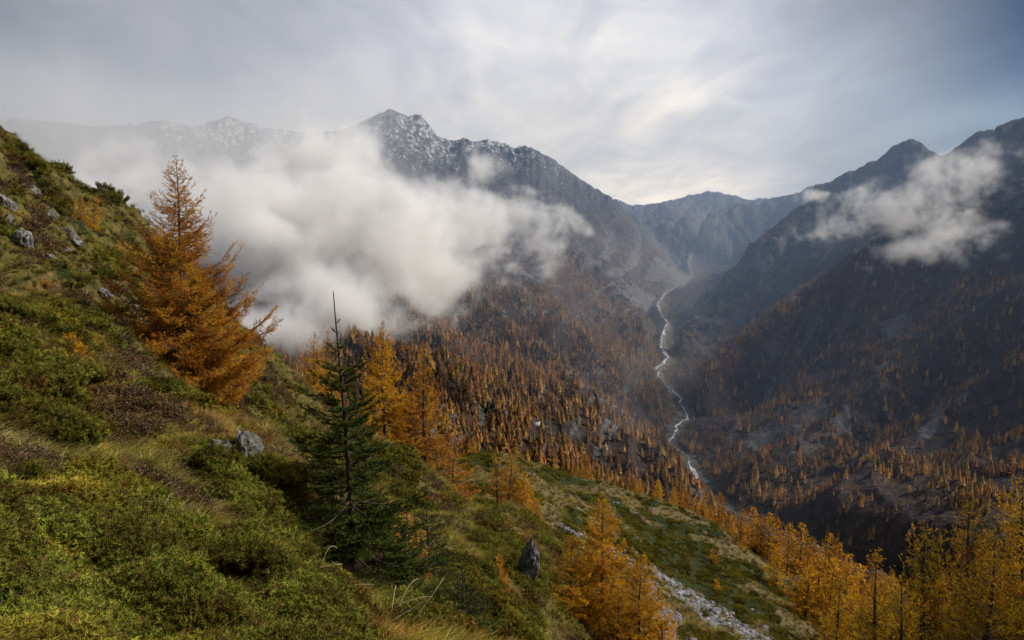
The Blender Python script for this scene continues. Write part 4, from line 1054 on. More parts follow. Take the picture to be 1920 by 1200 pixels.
# ------------------------------------------------------------------ near trees, each a thing of its own
import bmesh
def larch(H, R, seed, nb=120, sub=0.11, tuft=0.045, ln=0.05, wd=0.007, q=4, prof=0.8, low=0.06, bare=0.0, cols=((0.30, 0.12, 0.02), (0.36, 0.17, 0.03)), lean=(0, 0), up=0.12, subsub=True, trunk_r=None, e_low=-8, e_top=42, side_bias=None, twig=0.006):
    rng = np.random.default_rng(seed)
    tr = trunk_r or H * 0.014
    # trunk
    n = 14; s = np.linspace(0, 1, n)
    wig = np.stack([0.012 * H * np.sin(s * 5 + seed), 0.012 * H * np.cos(s * 4 + 2 * seed), 0 * s], 1) * (s * (1 - s) * 3)[:, None]
    TP = np.stack([lean[0] * s ** 1.4, lean[1] * s ** 1.4, H * s], 1) + wig
    TP[0, 2] = -0.35
    ta = tubes(TP[None], (tr * (1 - s) ** 0.9 + 0.006)[None] * np.where(s == 0, 1.35, 1)[None], 8)
    def at(h): return np.stack([np.interp(h, s, TP[:, k]) for k in range(3)], -1)
    h = low + (1 - low) * (np.arange(nb) + rng.uniform(0, 1, nb)) / nb
    h = low + (0.995 - low) * ((h - low) / (1 - low)) ** 1.05
    a = np.arange(nb) * 2.399 + rng.normal(size=nb) * 0.5
    L = R * np.clip((1 - h), 0, 1) ** prof * rng.uniform(0.55, 1.15, nb) + 0.03 * R
    L *= np.where(h < low + 0.12, rng.uniform(0.6, 1.0, nb), 1)
    if side_bias is not None: L *= 1 + side_bias[1] * np.cos(a - side_bias[0])
    el = np.radians(e_low + (e_top - e_low) * h ** 1.3 + rng.normal(size=nb) * 7)
    k = 8; t = np.linspace(0, 1, k)
    dirh = np.stack([np.cos(a), np.sin(a), 0 * a], 1)
    BP = at(h)[:, None] + L[:, None, None] * (dirh[:, None] * (t * 1.0)[None, :, None] * np.cos(el)[:, None, None])
    BP[..., 2] += L[:, None] * (np.sin(el)[:, None] * t - 0.16 * np.sin(t * np.pi) + up * t ** 2.2 * 1.6)
    perp = np.stack([-np.sin(a), np.cos(a), 0 * a], 1)
    BP += perp[:, None] * (L * rng.normal(size=nb) * 0.10)[:, None, None] * (t ** 2)[None, :, None]
    br = np.clip(L * 0.011, 0.006, 0.06)[:, None] * (1 - 0.85 * t)[None]
    W = Acc(); W.add(tubes(BP, br, 4))
    # side twigs
    cnt = np.maximum((L / sub).astype(int), 2); bi = np.repeat(np.arange(nb), cnt)
    M = len(bi); ss = rng.uniform(0.10, 1.0, M); sg = np.where(rng.uniform(size=M) < 0.5, 1.0, -1.0)
    def along(PL, idx, tt):
        f = tt * (PL.shape[1] - 1); i0 = np.minimum(f.astype(int), PL.shape[1] - 2); fr = (f - i0)[:, None]
        p = PL[idx, i0] * (1 - fr) + PL[idx, i0 + 1] * fr
        return p, unit(PL[idx, i0 + 1] - PL[idx, i0])
    p0, tg = along(BP, bi, ss)
    sd = unit(np.cross(tg, np.array([0, 0, 1.0]))) * sg[:, None]
    an = np.radians(rng.uniform(30, 62, M))[:, None]
    D = unit(tg * np.cos(an) + sd * np.sin(an) + rng.normal(size=(M, 3)) * 0.12 + np.array([0, 0, -0.10]))
    SL = (L[bi] * 0.34 * (1.05 - ss) ** 0.6 + 0.09) * rng.uniform(0.5, 1.2, M)
    k2 = 5; t2 = np.linspace(0, 1, k2)
    SPl = p0[:, None] + D[:, None] * (SL[:, None] * t2)[..., None]
    SPl[..., 2] += SL[:, None] * (0.22 * t2 ** 2 - 0.10 * t2)[None]
    W.add(ribbons(SPl, np.clip(0.004 + 0.010 * SL, 0.004, 0.014)[:, None] * (1 - 0.6 * t2)[None] * (twig / 0.006), unit(np.cross(D, rng.normal(size=D.shape)))))
    pts_, tgs, hh_, rr_ = [], [], [], []
    def tufts(PL, LL, spac):
        c = np.maximum((LL / spac).astype(int), 1); i = np.repeat(np.arange(len(LL)), c)
        tt = rng.uniform(0.12, 1.0, len(i)); p, g = along(PL, i, tt)
        return p, g, i, tt
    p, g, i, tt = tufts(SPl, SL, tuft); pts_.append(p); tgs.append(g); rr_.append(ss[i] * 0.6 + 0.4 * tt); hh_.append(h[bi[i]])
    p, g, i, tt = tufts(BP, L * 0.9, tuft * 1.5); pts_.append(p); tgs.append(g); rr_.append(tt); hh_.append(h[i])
    if subsub:
        c = np.maximum((SL / (sub * 1.1)).astype(int), 0); i = np.repeat(np.arange(M), c)
        tt = rng.uniform(0.15, 0.95, len(i)); p, g = along(SPl, i, tt)
        D2 = unit(g + rng.normal(size=g.shape) * 0.75 + np.array([0, 0, -0.05])); L2 = SL[i] * 0.34 * rng.uniform(0.4, 1.2, len(i)) + 0.03
        P2 = np.stack([p, p + D2 * L2[:, None] * 0.5, p + D2 * L2[:, None] + np.array([0, 0, 0.1]) * L2[:, None]], 1)
        W.add(ribbons(P2, np.array([[0.004, 0.003, 0.0015]]) * (twig / 0.006), unit(np.cross(D2, rng.normal(size=D2.shape)))))
        pp, gg_, ii, t3 = tufts(P2, L2, tuft); pts_.append(pp); tgs.append(gg_); rr_.append(ss[i[ii]] * 0.6 + 0.4 * tt[ii]); hh_.append(h[bi[i[ii]]])
    Pt = np.concatenate(pts_); Tg = np.concatenate(tgs); rr = np.concatenate(rr_); hq = np.concatenate(hh_)
    # part of the crown has already shed its needles
    keepn = fbm(Pt[:, 0] * 1.4 / max(R, .3) * 2 + seed, Pt[:, 2] / H * 14 + Pt[:, 1], 3, seed) > (-0.75 + 1.5 * bare)
    keepn |= rng.uniform(size=len(Pt)) < 0.12
    Pt, Tg, rr, hq = Pt[keepn], Tg[keepn], rr[keepn], hq[keepn]
    V, F = needles(Pt, Tg, ln, wd, q, rng, 0.75)
    cc = np.array(cols, float); j = fbm(Pt[:, 0] * 1.1 + 3 * seed, Pt[:, 2] * 0.9 + Pt[:, 1], 3, seed + 5)
    w = np.clip(0.5 + 1.1 * j, 0, 0.999) * (len(cc) - 1); i0 = np.minimum(w.astype(int), len(cc) - 2); fr = (w - i0)[:, None]
    C = (cc[i0] * (1 - fr) + cc[i0 + 1] * fr) * (0.75 + 0.5 * rr)[:, None] * rng.uniform(0.7, 1.3, (len(Pt), 1))  # needles near the trunk darkened: crown shade painted into the tint
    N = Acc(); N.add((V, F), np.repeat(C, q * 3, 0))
    return ta, W, N

def spruce(H, R, seed, leader=0.14, nwh=14, ln=0.016, wd=0.0021, step=0.0042, q=3):
    rng = np.random.default_rng(seed)
    n = 16; s = np.linspace(0, 1, n)
    TP = np.stack([0.02 * np.sin(s * 6 + seed) * s, 0.02 * np.cos(s * 5) * s, H * s], 1); TP[0, 2] = -0.3
    rad_ = 0.012 * H * (1 - s) ** 1.1 + 0.005
    ta = tubes(TP[None], rad_[None], 8)
    W = Acc(); PLs = []; LLs = []
    def poly_pts(p0, D, L, sag, upt, k=7):
        t = np.linspace(0, 1, k); PL = p0[:, None] + D[:, None] * (L[:, None] * t)[..., None]
        PL[..., 2] += L[:, None] * (-sag * np.sin(t * np.pi) + upt * t ** 2)[None]
        return PL
    hs, az, LL = [], [], []
    hts = leader_h = (1 - leader) * (1 - np.linspace(0, 1, nwh) ** 0.95) + 0.02
    for i, hh in enumerate(hts):
        m = 5 + (i > 2) * 2 if i > 0 else 3
        a0 = rng.uniform(0, 6.28)
        for j in range(m):
            hs.append(hh + rng.normal() * 0.014); az.append(a0 + 6.283 * j / m + rng.normal() * 0.2)
            LL.append(R * (1 - hh / 1.0) ** 1.12 * rng.uniform(0.55, 1.15) * (0.55 if i == 0 else 0.8 if i == 1 else 1))
    hi_ = rng.uniform(0.05, 0.75, 60); hs += list(hi_); az += list(rng.uniform(0, 6.28, 60)); LL += list(R * (1 - hi_) ** 0.8 * rng.uniform(0.3, 0.65, 60))
    h = np.array(hs); a = np.array(az); L = np.array(LL)
    el = np.radians(-6 + 58 * np.clip(h, 0, 1) ** 2.2 + rng.normal(size=len(h)) * 4)
    D = np.stack([np.cos(a) * np.cos(el), np.sin(a) * np.cos(el), np.sin(el)], 1)
    p0 = np.stack([np.interp(h, s, TP[:, k]) for k in range(3)], 1)
    BP = poly_pts(p0, D, L, 0.06, 0.16, 8)
    W.add(tubes(BP, np.clip(L * 0.012, 0.004, 0.02)[:, None] * (1 - 0.7 * np.linspace(0, 1, 8))[None], 4))
    def along(PL, idx, tt):
        f = tt * (PL.shape[1] - 1); i0 = np.minimum(f.astype(int), PL.shape[1] - 2); fr = (f - i0)[:, None]
        return PL[idx, i0] * (1 - fr) + PL[idx, i0 + 1] * fr, unit(PL[idx, i0 + 1] - PL[idx, i0])
    cnt = np.maximum((L / 0.038).astype(int), 1); bi = np.repeat(np.arange(len(L)), cnt); M = len(bi)
    ss = rng.uniform(0.15, 0.97, M); p, tg = along(BP, bi, ss); sg = np.where(rng.uniform(size=M) < 0.5, 1., -1.)
    sd = unit(np.cross(tg, np.array([0, 0, 1.0]))) * sg[:, None]; an = np.radians(rng.uniform(35, 55, M))[:, None]
    D1 = unit(tg * np.cos(an) + sd * np.sin(an) + rng.normal(size=(M, 3)) * 0.10); L1 = (L[bi] * 0.42 * (1.05 - ss) ** 0.8 + 0.03) * rng.uniform(0.55, 1.15, M)
    B1 = poly_pts(p, D1, L1, 0.0, 0.12, 5); W.add(tubes(B1, 0.0022, 3))
    c2 = np.maximum((L1 / 0.055).astype(int), 0); i2 = np.repeat(np.arange(M), c2); t2 = rng.uniform(0.2, 0.9, len(i2)); p2, g2 = along(B1, i2, t2)
    sg2 = np.where(rng.uniform(size=len(i2)) < 0.5, 1., -1.); sd2 = unit(np.cross(g2, np.array([0, 0, 1.0]))) * sg2[:, None]
    D2 = unit(g2 * 0.7 + sd2 * 0.7 + rng.normal(size=g2.shape) * 0.12); L2 = L1[i2] * 0.38 * (1.1 - t2) + 0.02
    B2 = poly_pts(p2, D2, L2, 0, 0.1, 3)
    N = Acc()
    lead = TP[None, int(n * (1 - leader)) - 1:]
    for PL, LLx, gr in ((BP, L, 1.0), (B1, L1, 1.15), (B2, L2, 1.3)):
        st = step * (1.0 if PL is not BP else 1.2)
        c = np.maximum((LLx / st).astype(int), 2); i = np.repeat(np.arange(len(LLx)), c); tt = rng.uniform(0.08, 1.0, len(i)); p_, g_ = along(PL, i, tt)
        V, F = needles(p_, g_, ln, wd, q, rng, 0.72, 0.15)
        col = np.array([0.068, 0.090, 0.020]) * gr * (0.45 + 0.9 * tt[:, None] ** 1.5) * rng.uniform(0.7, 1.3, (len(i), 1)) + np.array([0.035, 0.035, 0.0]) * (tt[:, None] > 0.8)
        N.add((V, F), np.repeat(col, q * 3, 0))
    # sparse short needles and a bare top on the leading shoot
    tt = rng.uniform(0, 0.9, 260); p_, g_ = along(TP[None, 10:], np.zeros(260, int), tt)
    V, F = needles(p_ , g_, ln * 0.8, wd, 2, rng, 0.4); N.add((V, F), np.array([0.05, 0.07, 0.02]))
    return ta, W, N

def plant_tree(name, built, loc, mats, label, group=None, cat='tree', rot=0.0):
    ta, W, N = built
    e = bpy.data.objects.new(name, None); link(e); e.location = loc; e.rotation_euler = (0, 0, rot); tag(e, label, cat, group)
    obj('trunk', mesh_from('trunk', ta[0], ta[1], mats[0], True), e)
    obj('branches', W.mesh('branches', mats[1]), e)
    obj('crown', N.mesh('crown', mats[2]), e)
    return e

def stand(utop, vtop, ubase, Y, dz=0.0):
    """ground point under photo column ubase at distance Y, and the height that brings the top to vtop"""
    x = P(ubase, 900, Y)[0]
    for _ in range(6):
        z = nz(x, Y); _u, _v, f = proj(x, Y, z); x += (ubase - _u) / FPX * f
    z = nz(x, Y) + dz
    a = P(utop, vtop, Y); H = a[2] - z
    return (x, Y, z), H, (a[0] - x, 0.0)

OR = ((0.42, 0.17, 0.024), (0.60, 0.25, 0.028), (0.70, 0.33, 0.032), (0.74, 0.42, 0.045))
GO = ((0.52, 0.25, 0.02), (0.68, 0.37, 0.025), (0.78, 0.47, 0.03), (0.66, 0.32, 0.02))
SH = ((0.34, 0.24, 0.02), (0.56, 0.34, 0.02), (0.70, 0.42, 0.02), (0.50, 0.24, 0.02))
def build_trees():
    bk = bark_mat('larch_bark'); tw = bark_mat('twig_bark', (0.05, 0.035, 0.028), (0.13, 0.09, 0.065)); nd = leaf_mat('larch_needles', trans=0.45, var=0.18)
    bs = bark_mat('spruce_bark', (0.03, 0.022, 0.016), (0.09, 0.065, 0.05)); ns = leaf_mat('spruce_needles', trans=0.15, var=0.22)
    M = (bk, tw, nd)
    loc, H, ln_ = stand(330, 297, 356, 28.0)
    plant_tree('larch_tree', larch(H, H * 0.47, 3, nb=215, sub=0.085, tuft=0.042, ln=0.052, wd=0.009, q=4, prof=0.98, low=0.02, bare=0.0, cols=OR, lean=ln_, up=0.16, e_low=-14), loc, M,
               'tall rust orange larch standing alone before the mist on the left slope')
    specs = [
        (718, 603, 722, 53.0, 0.34, 8, GO, 0.0, 'slender golden larch with bright lower crown behind the young spruce', 120),
        (795, 642, 797, 48.0, 0.30, 9, OR, 0.25, 'half bare larch with thin twigs and a long straight trunk on the ridge', 110),
        (590, 622, 588, 61.0, 0.30, 12, GO, 0.0, 'golden larch on the ridge just left of the spruce leader', 80),
        (615, 618, 612, 63.0, 0.28, 13, GO, 0.05, 'golden larch half hidden behind the top of the spruce', 80),
        (770, 735, 768, 52.0, 0.42, 14, GO, 0.0, 'low bushy golden larch between two taller ridge larches', 90),
        (852, 805, 850, 50.0, 0.42, 15, OR, 0.35, 'small sparse orange larch at the right end of the ridge row', 60),
        (925, 842, 936, 62.0, 0.26, 16, OR, 0.4, 'thin nearly bare larch leaning on the grassy shoulder', 70),
        (962, 832, 952, 63.0, 0.28, 17, OR, 0.28, 'taller half bare larch beside the golden one on the shoulder', 80),
        (984, 885, 976, 62.0, 0.44, 18, GO, 0.0, 'dense orange gold larch on the grassy shoulder', 100),
        (1006, 945, 1004, 61.0, 0.5, 19, OR, 0.05, 'short orange larch at the right foot of the shoulder group', 50),
    ]
    for (ut, vt, ub, Y, r, sd, cols, bare, lab, nb) in specs:
        loc, H, l2 = stand(ut, vt, ub, Y)
        plant_tree('larch_tree', larch(H, H * r, sd, nb=int(nb * 1.5), sub=0.11, tuft=0.06, ln=0.085, wd=0.014, q=3, low=0.08, bare=bare, cols=cols, lean=l2, subsub=True, twig=0.009), loc, M, lab, 'larches along the near ridge')
    front = [(1131, 930, 1124, 32.0, 0.24, 31, 'tallest of the golden larches in front of the scree'), (1074, 1005, 1068, 31.0, 0.26, 32, 'golden larch left of the tallest one, in front of the scree'),
             (1203, 1042, 1197, 30.0, 0.28, 33, 'golden larch right of the tallest one, against the scree'), (1160, 1100, 1158, 29.0, 0.26, 34, 'short golden larch tucked in front of the tallest one'),
             (1240, 1130, 1238, 29.5, 0.26, 35, 'lowest golden larch at the right edge of the front group'), (1040, 1130, 1036, 29.0, 0.24, 36, 'lowest golden larch at the left edge of the front group')]
    for (ut, vt, ub, Y, r, sd, lab) in front:
        loc, H, l2 = stand(ut, vt, ub, Y)
        plant_tree('larch_tree', larch(H, max(H * r * 1.35, 1.8), sd, nb=int(24 * H), sub=0.08, tuft=0.04, ln=0.05, wd=0.0085, q=4, prof=0.7, low=0.03, bare=0.0, cols=GO, lean=l2, up=0.14, e_low=-2), loc, M, lab, 'golden larches in front of the scree')
    right = [(1888, 903, 1868, 19.0, 0.36, 41, 'big amber larch with a dark trunk at the right edge'), (1790, 938, 1783, 19.5, 0.34, 42, 'amber larch with wide rising boughs left of the big one'),
             (1712, 985, 1706, 18.5, 0.36, 43, 'amber larch with a dark trunk in the middle of the corner group'), (1625, 1040, 1622, 20.5, 0.36, 44, 'lower amber larch with feathery boughs at the left of the corner group'),
             (1560, 1085, 1558, 22.0, 0.30, 45, 'small green gold larch at the left end of the corner group'), (1838, 1010, 1830, 16.5, 0.36, 46, 'amber larch crown low in the corner before the big one'),
             (1960, 960, 1955, 17.5, 0.36, 47, 'amber larch cut off by the right edge of the picture'), (1672, 1090, 1668, 16.5, 0.34, 48, 'lowest amber larch crown at the bottom of the corner group')]
    for (ut, vt, ub, Y, r, sd, lab) in right:
        loc, H, l2 = stand(ut, vt, ub, Y)
        H = min(H, 12)
        plant_tree('larch_tree', larch(H, H * r * 0.9, sd, nb=int(14 * H), sub=0.085, tuft=0.038, ln=0.042, wd=0.0065, q=4, trunk_r=0.02 * H, prof=0.75, low=0.10, bare=0.02, cols=SH, lean=(l2[0] * 0.6, 0), up=0.30, e_low=12, e_top=55), loc, M, lab, 'amber larches in the lower right corner')
    # larches on the rim of the meadow
    rim = [(888, 817, 170, .3), (1099, 851, 219, .40), (1077, 869, 219, .42), (1186, 890, 216, .40), (1199, 898, 218, .38), (1233, 899, 214, .38), (1272, 892, 208, .36), (1262, 914, 202, .34), (1286, 920, 204, .36), (1303, 931, 208, .42), (1318, 926, 206, .34), (1347, 923, 190, .36),
           (1330, 948, 196, .38), (1388, 954, 172, .34), (1372, 965, 188, .34), (1408, 951, 184, .33), (1424, 966, 182, .32), (1438, 962, 181, .34), (1453, 957, 182, .32), (1474, 982, 176, .34), (1497, 981, 174, .36), (1517, 1008, 172, .4), (1549, 990, 168, .38),
           (1566, 1005, 168, .36), (1583, 996, 163, .36), (1600, 1006, 160, .36), (1618, 1012, 158, .34), (1455, 1027, 150, .36), (1506, 1030, 132, .38), (1530, 1040, 130, .38), (1552, 1048, 128, .38), (1578, 1062, 126, .36), (1604, 1052, 128, .36), (1640, 1040, 132, .36), (1660, 1060, 128, .36),
           (1590, 1100, 112, .36), (1545, 1108, 112, .36), (1630, 1090, 115, .36), (1690, 1075, 125, .36), (1510, 1062, 126, .40)]
    geo = [larch(1.0 * 11, 11 * .34, 60 + i, nb=95, sub=0.42, tuft=0.16, ln=0.26, wd=0.055, q=3, prof=0.62, low=0.04, cols=(GO if i % 2 == 0 else ((0.40, 0.17, 0.02), (0.55, 0.27, 0.022), (0.48, 0.2, 0.02))), subsub=True, twig=0.02, up=0.08) for i in range(5)]
    rigs = [(mesh_from('trunk', g[0][0], g[0][1], bk, True), g[1].mesh('branches', tw), g[2].mesh('crown', nd)) for g in geo]
    for i, (ut, vt, Y, wr) in enumerate(rim):
        loc, H, l2 = stand(ut, vt, ut, Y)
        H = min(max(H, 3), 16); e = bpy.data.objects.new('larch_tree', None); link(e)
        e.location = loc; e.scale = (H * wr / (11 * .34) * 1.05, H * wr / (11 * .34) * 1.05, H / 11); e.rotation_euler = (0, 0, i * 1.7)
        tag(e, 'bright gold larch on the rim of the sunny meadow' if Y > 165 else 'gold larch in the clump below the meadow rim', 'tree', 'gold larches on the meadow rim' if Y > 165 else 'gold larches in the clump below the meadow rim')
        if i == 0: tag(e, 'lone little gold larch on the first green knoll of the meadow'); del e['group']
        if i == 1: tag(e, 'broad bright yellow larch where the meadow rim begins'); del e['group']
        if i == 27: tag(e, 'gold larch standing alone on the grass inside the rim'); del e['group']
        for nm, me in zip(('trunk', 'branches', 'crown'), rigs[i % 5]):
            link(bpy.data.objects.new(nm, me), e)
    # young spruces
    MS_ = (bs, tw, ns)
    loc, H, l2 = stand(628, 546, 668, 7.6)
    e = plant_tree('spruce_tree', spruce(H, 1.35, 5, nwh=16, ln=0.02, wd=0.003), loc, MS_, 'dark young spruce with a long bare leader in the foreground')
    e.rotation_euler = (0, math.atan2(l2[0], H), 0)
    for (ut, vt, ub, Y, r, sd, lab) in [(808, 905, 806, 9.5, 0.85, 6, 'smaller dark spruce to the right of the foreground spruce'), (762, 985, 765, 7.6, 0.8, 7, 'low spruce filling the foot of the foreground spruce on the right'),
                                        (585, 930, 590, 8.3, 0.75, 8, 'low spruce filling the foot of the foreground spruce on the left'), (668, 685, 676, 10.5, 0.55, 9, 'second spruce tip just behind the foreground spruce'), (868, 1055, 868, 7.0, 0.8, 10, 'low dark spruce bush near the bottom edge right of centre')]:
        loc, H, l2 = stand(ut, vt, ub, Y)
        plant_tree('spruce_tree', spruce(max(H, 0.7), r, sd, nwh=9 if H < 2 else 12, leader=0.08, step=0.0055, wd=0.0026), loc, MS_, lab)
    # saplings
    for i, (ut, vt, ub, Y, r, col, lab) in enumerate([(128, 628, 140, 13.5, .45, GO, 'small yellow larch sapling on the crest of the mossy mound'), (150, 655, 158, 13.2, .5, GO, 'lowest bright yellow sapling right of the first on the mound'), (762, 935, 772, 9.0, .28, OR, 'thin orange larch sapling beside the spruces'),
                                                 (934, 1040, 936, 19.0, .4, OR, 'orange larch sapling left of the standing stone'), (577, 858, 577, 11.0, .4, OR, 'tiny orange larch sapling left of the foreground spruce'), (150, 368, 152, 45.0, .55, OR, 'little orange larch high on the left slope'),
                                                 (178, 372, 178, 46.0, .55, OR, 'second little orange larch high on the left slope'), (1344, 1086, 1344, 128, .5, GO, 'tiny golden larch in the middle of the meadow'), (1338, 1028, 1338, 150, .5, OR, 'tiny orange larch near the upper meadow'), (880, 922, 880, 52, .5, OR, 'tiny golden larch on the grassy shoulder slope')]):
        loc, H, l2 = stand(ut, vt, ub, Y); H = max(H, 0.35); s = Y / 14
        plant_tree('larch_sapling', larch(H, H * r, 80 + i, nb=int(26 + 10 * (Y < 20)), sub=0.05 * s ** .5 * 1.2, tuft=0.022 * s ** .7, ln=0.035 * s ** .8, wd=0.005 * s ** .8, q=4, cols=col, lean=l2, trunk_r=0.012 * s ** .5, twig=0.004, e_low=15), loc, M, lab, cat='sapling')

# ------------------------------------------------------------------ rocks, stalks, hut
def rock_mat():
    m, t, out = new_mat('lichen_rock'); pos = t.add('ShaderNodeNewGeometry').outputs['Position']
    n = t.noise(5.0, 7, 0.7, vec=pos, dist=0.5); n2 = t.noise(1.7, 4, 0.6, vec=pos)
    col = t.ramp(n, [(0.34, (0.02, 0.019, 0.018)), (0.48, (0.11, 0.105, 0.10)), (0.66, (0.30, 0.29, 0.27))])
    col = t.mix(t.mapr(n2, 0.5, 0.7, 0, 0.7), col, (0.10, 0.10, 0.045))
    b = t.add('ShaderNodeBsdfPrincipled'); t.l.new(col, b.inputs['Base Color']); b.inputs['Roughness'].default_value = 0.9
    bp = t.add('ShaderNodeBump'); bp.inputs['Strength'].default_value = 1; bp.inputs['Distance'].default_value = 0.08; t.l.new(n, bp.inputs['Height']); t.l.new(bp.outputs[0], b.inputs['Normal'])
    t.l.new(b.outputs[0], out.inputs[0]); return m
def build_rocks():
    m = rock_mat()
    L = [(462, 858, 19.0, .34, .5, .85, 0.05, 'upright grey boulder with dark cracks poking out behind the mossy mound'), (425, 850, 19.0, .5, .3, .5, -.4, 'flat pale rock slab just left of the upright boulder'), (985, 1085, 21.5, .34, .32, 1.25, .28, 'tall dark standing stone among juniper on the slope'),
         (783, 1196, 6.2, .16, .16, .2, .1, 'small dark stone at the bottom edge below the spruces'), (132, 432, 40, .5, .4, 1.0, -.8, 'long pale tilted rock on the upper left slope'), (88, 392, 39, .55, .4, .4, .1, 'pale boulder above the tilted rock on the left slope'), (10, 372, 36, .7, .5, .9, .1, 'grey outcrop at the far left edge of the slope'),
         (40, 440, 34, .7, .5, .9, .2, 'dark cracked outcrop below the left edge outcrop'), (98, 478, 32, .45, .3, .5, -.4, 'whitish rock low on the upper left slope'), (6, 405, 35, .5, .4, .7, .3, 'weathered rock at the left edge under the outcrop'), (236, 566, 29, .6, .4, .55, -.5, 'broken grey rock left of the big larch'),
         (258, 590, 29, .5, .4, .7, -.3, 'pale cracked rock partly hidden by the big larch boughs'), (196, 545, 29, .4, .3, .4, .2, 'small grey rock above the broken one'), (510, 888, 17, .22, .2, .2, .1, 'fist sized whitish stone in the grass right of the boulder'), (1510, 1146, 138, 1.4, 1.2, 1.3, .1, 'dark boulder on the lower meadow edge'),
         (1282, 1088, 112, .8, .6, .6, .1, 'small boulder lying beside the scree strip'), (120, 455, 38, .5, .35, .35, .2, 'low stone beside the tilted rock on the left slope'), (60, 345, 40, .5, .4, .5, .1, 'small dark rock near the left skyline')]
    for i, (u, v, Y, a, b, c, tl, lab) in enumerate(L):
        rng = np.random.default_rng(900 + i)
        bm = bmesh.new(); bmesh.ops.create_icosphere(bm, subdivisions=4, radius=1.0)
        co = np.array([vv.co for vv in bm.verts]); d = unit(co)
        # facets: cut the ball with random planes
        r = np.ones(len(d)) * 1.3
        for k in range(16):
            n = unit(rng.normal(size=(1, 3)))[0]; h = rng.uniform(0.72, 1.0); dt = d @ n
            r = np.where(dt > 0.05, np.minimum(r, h / np.maximum(dt, 0.05)), r)
        r *= 1 + 0.10 * fbm(d[:, 0] * 5 + i, d[:, 1] * 5 + d[:, 2] * 1.3, 4, 970 + i) + 0.12 * fbm(d[:, 0] * 2.3 + i, d[:, 1] * 2.3 + d[:, 2] * 1.7, 4, 950 + i)
        k_ = 0.75 if 28 < Y < 50 else 1.0
        for vv, dd, rr_ in zip(bm.verts, d, r * k_): vv.co = Vector(dd * rr_ * np.array([a, b, c]))
        me = bpy.data.meshes.new('rock'); bm.to_mesh(me); bm.free(); me.materials.append(m)
        if Y < 60:                                  # where the sight line first meets the slope
            for Yh in np.arange(5.5, 60, 0.1):
                q = P(u, v + 6, Yh)
                if nz(q[0], Yh) + 0.12 >= q[2]: break
            kz = Yh / Y; a, b, c = a * kz, b * kz, c * kz; Y = float(Yh)
            me.transform(Matrix.Scale(kz, 4))
        x = P(u, v, Y)[0]; z = nz(x, Y)
        if 28 < Y < 50: z -= 0.45 * c
        zt = P(u, v, Y)[2]
        if Y < 28: z += 0.15 * c
        o = obj('rock' if c < 1.1 else 'standing_stone', me, label=lab, cat='rock', loc=(x, Y, z + 0.15 * c)); o.rotation_euler = (0.1, tl, rng.uniform(-.3, .3))

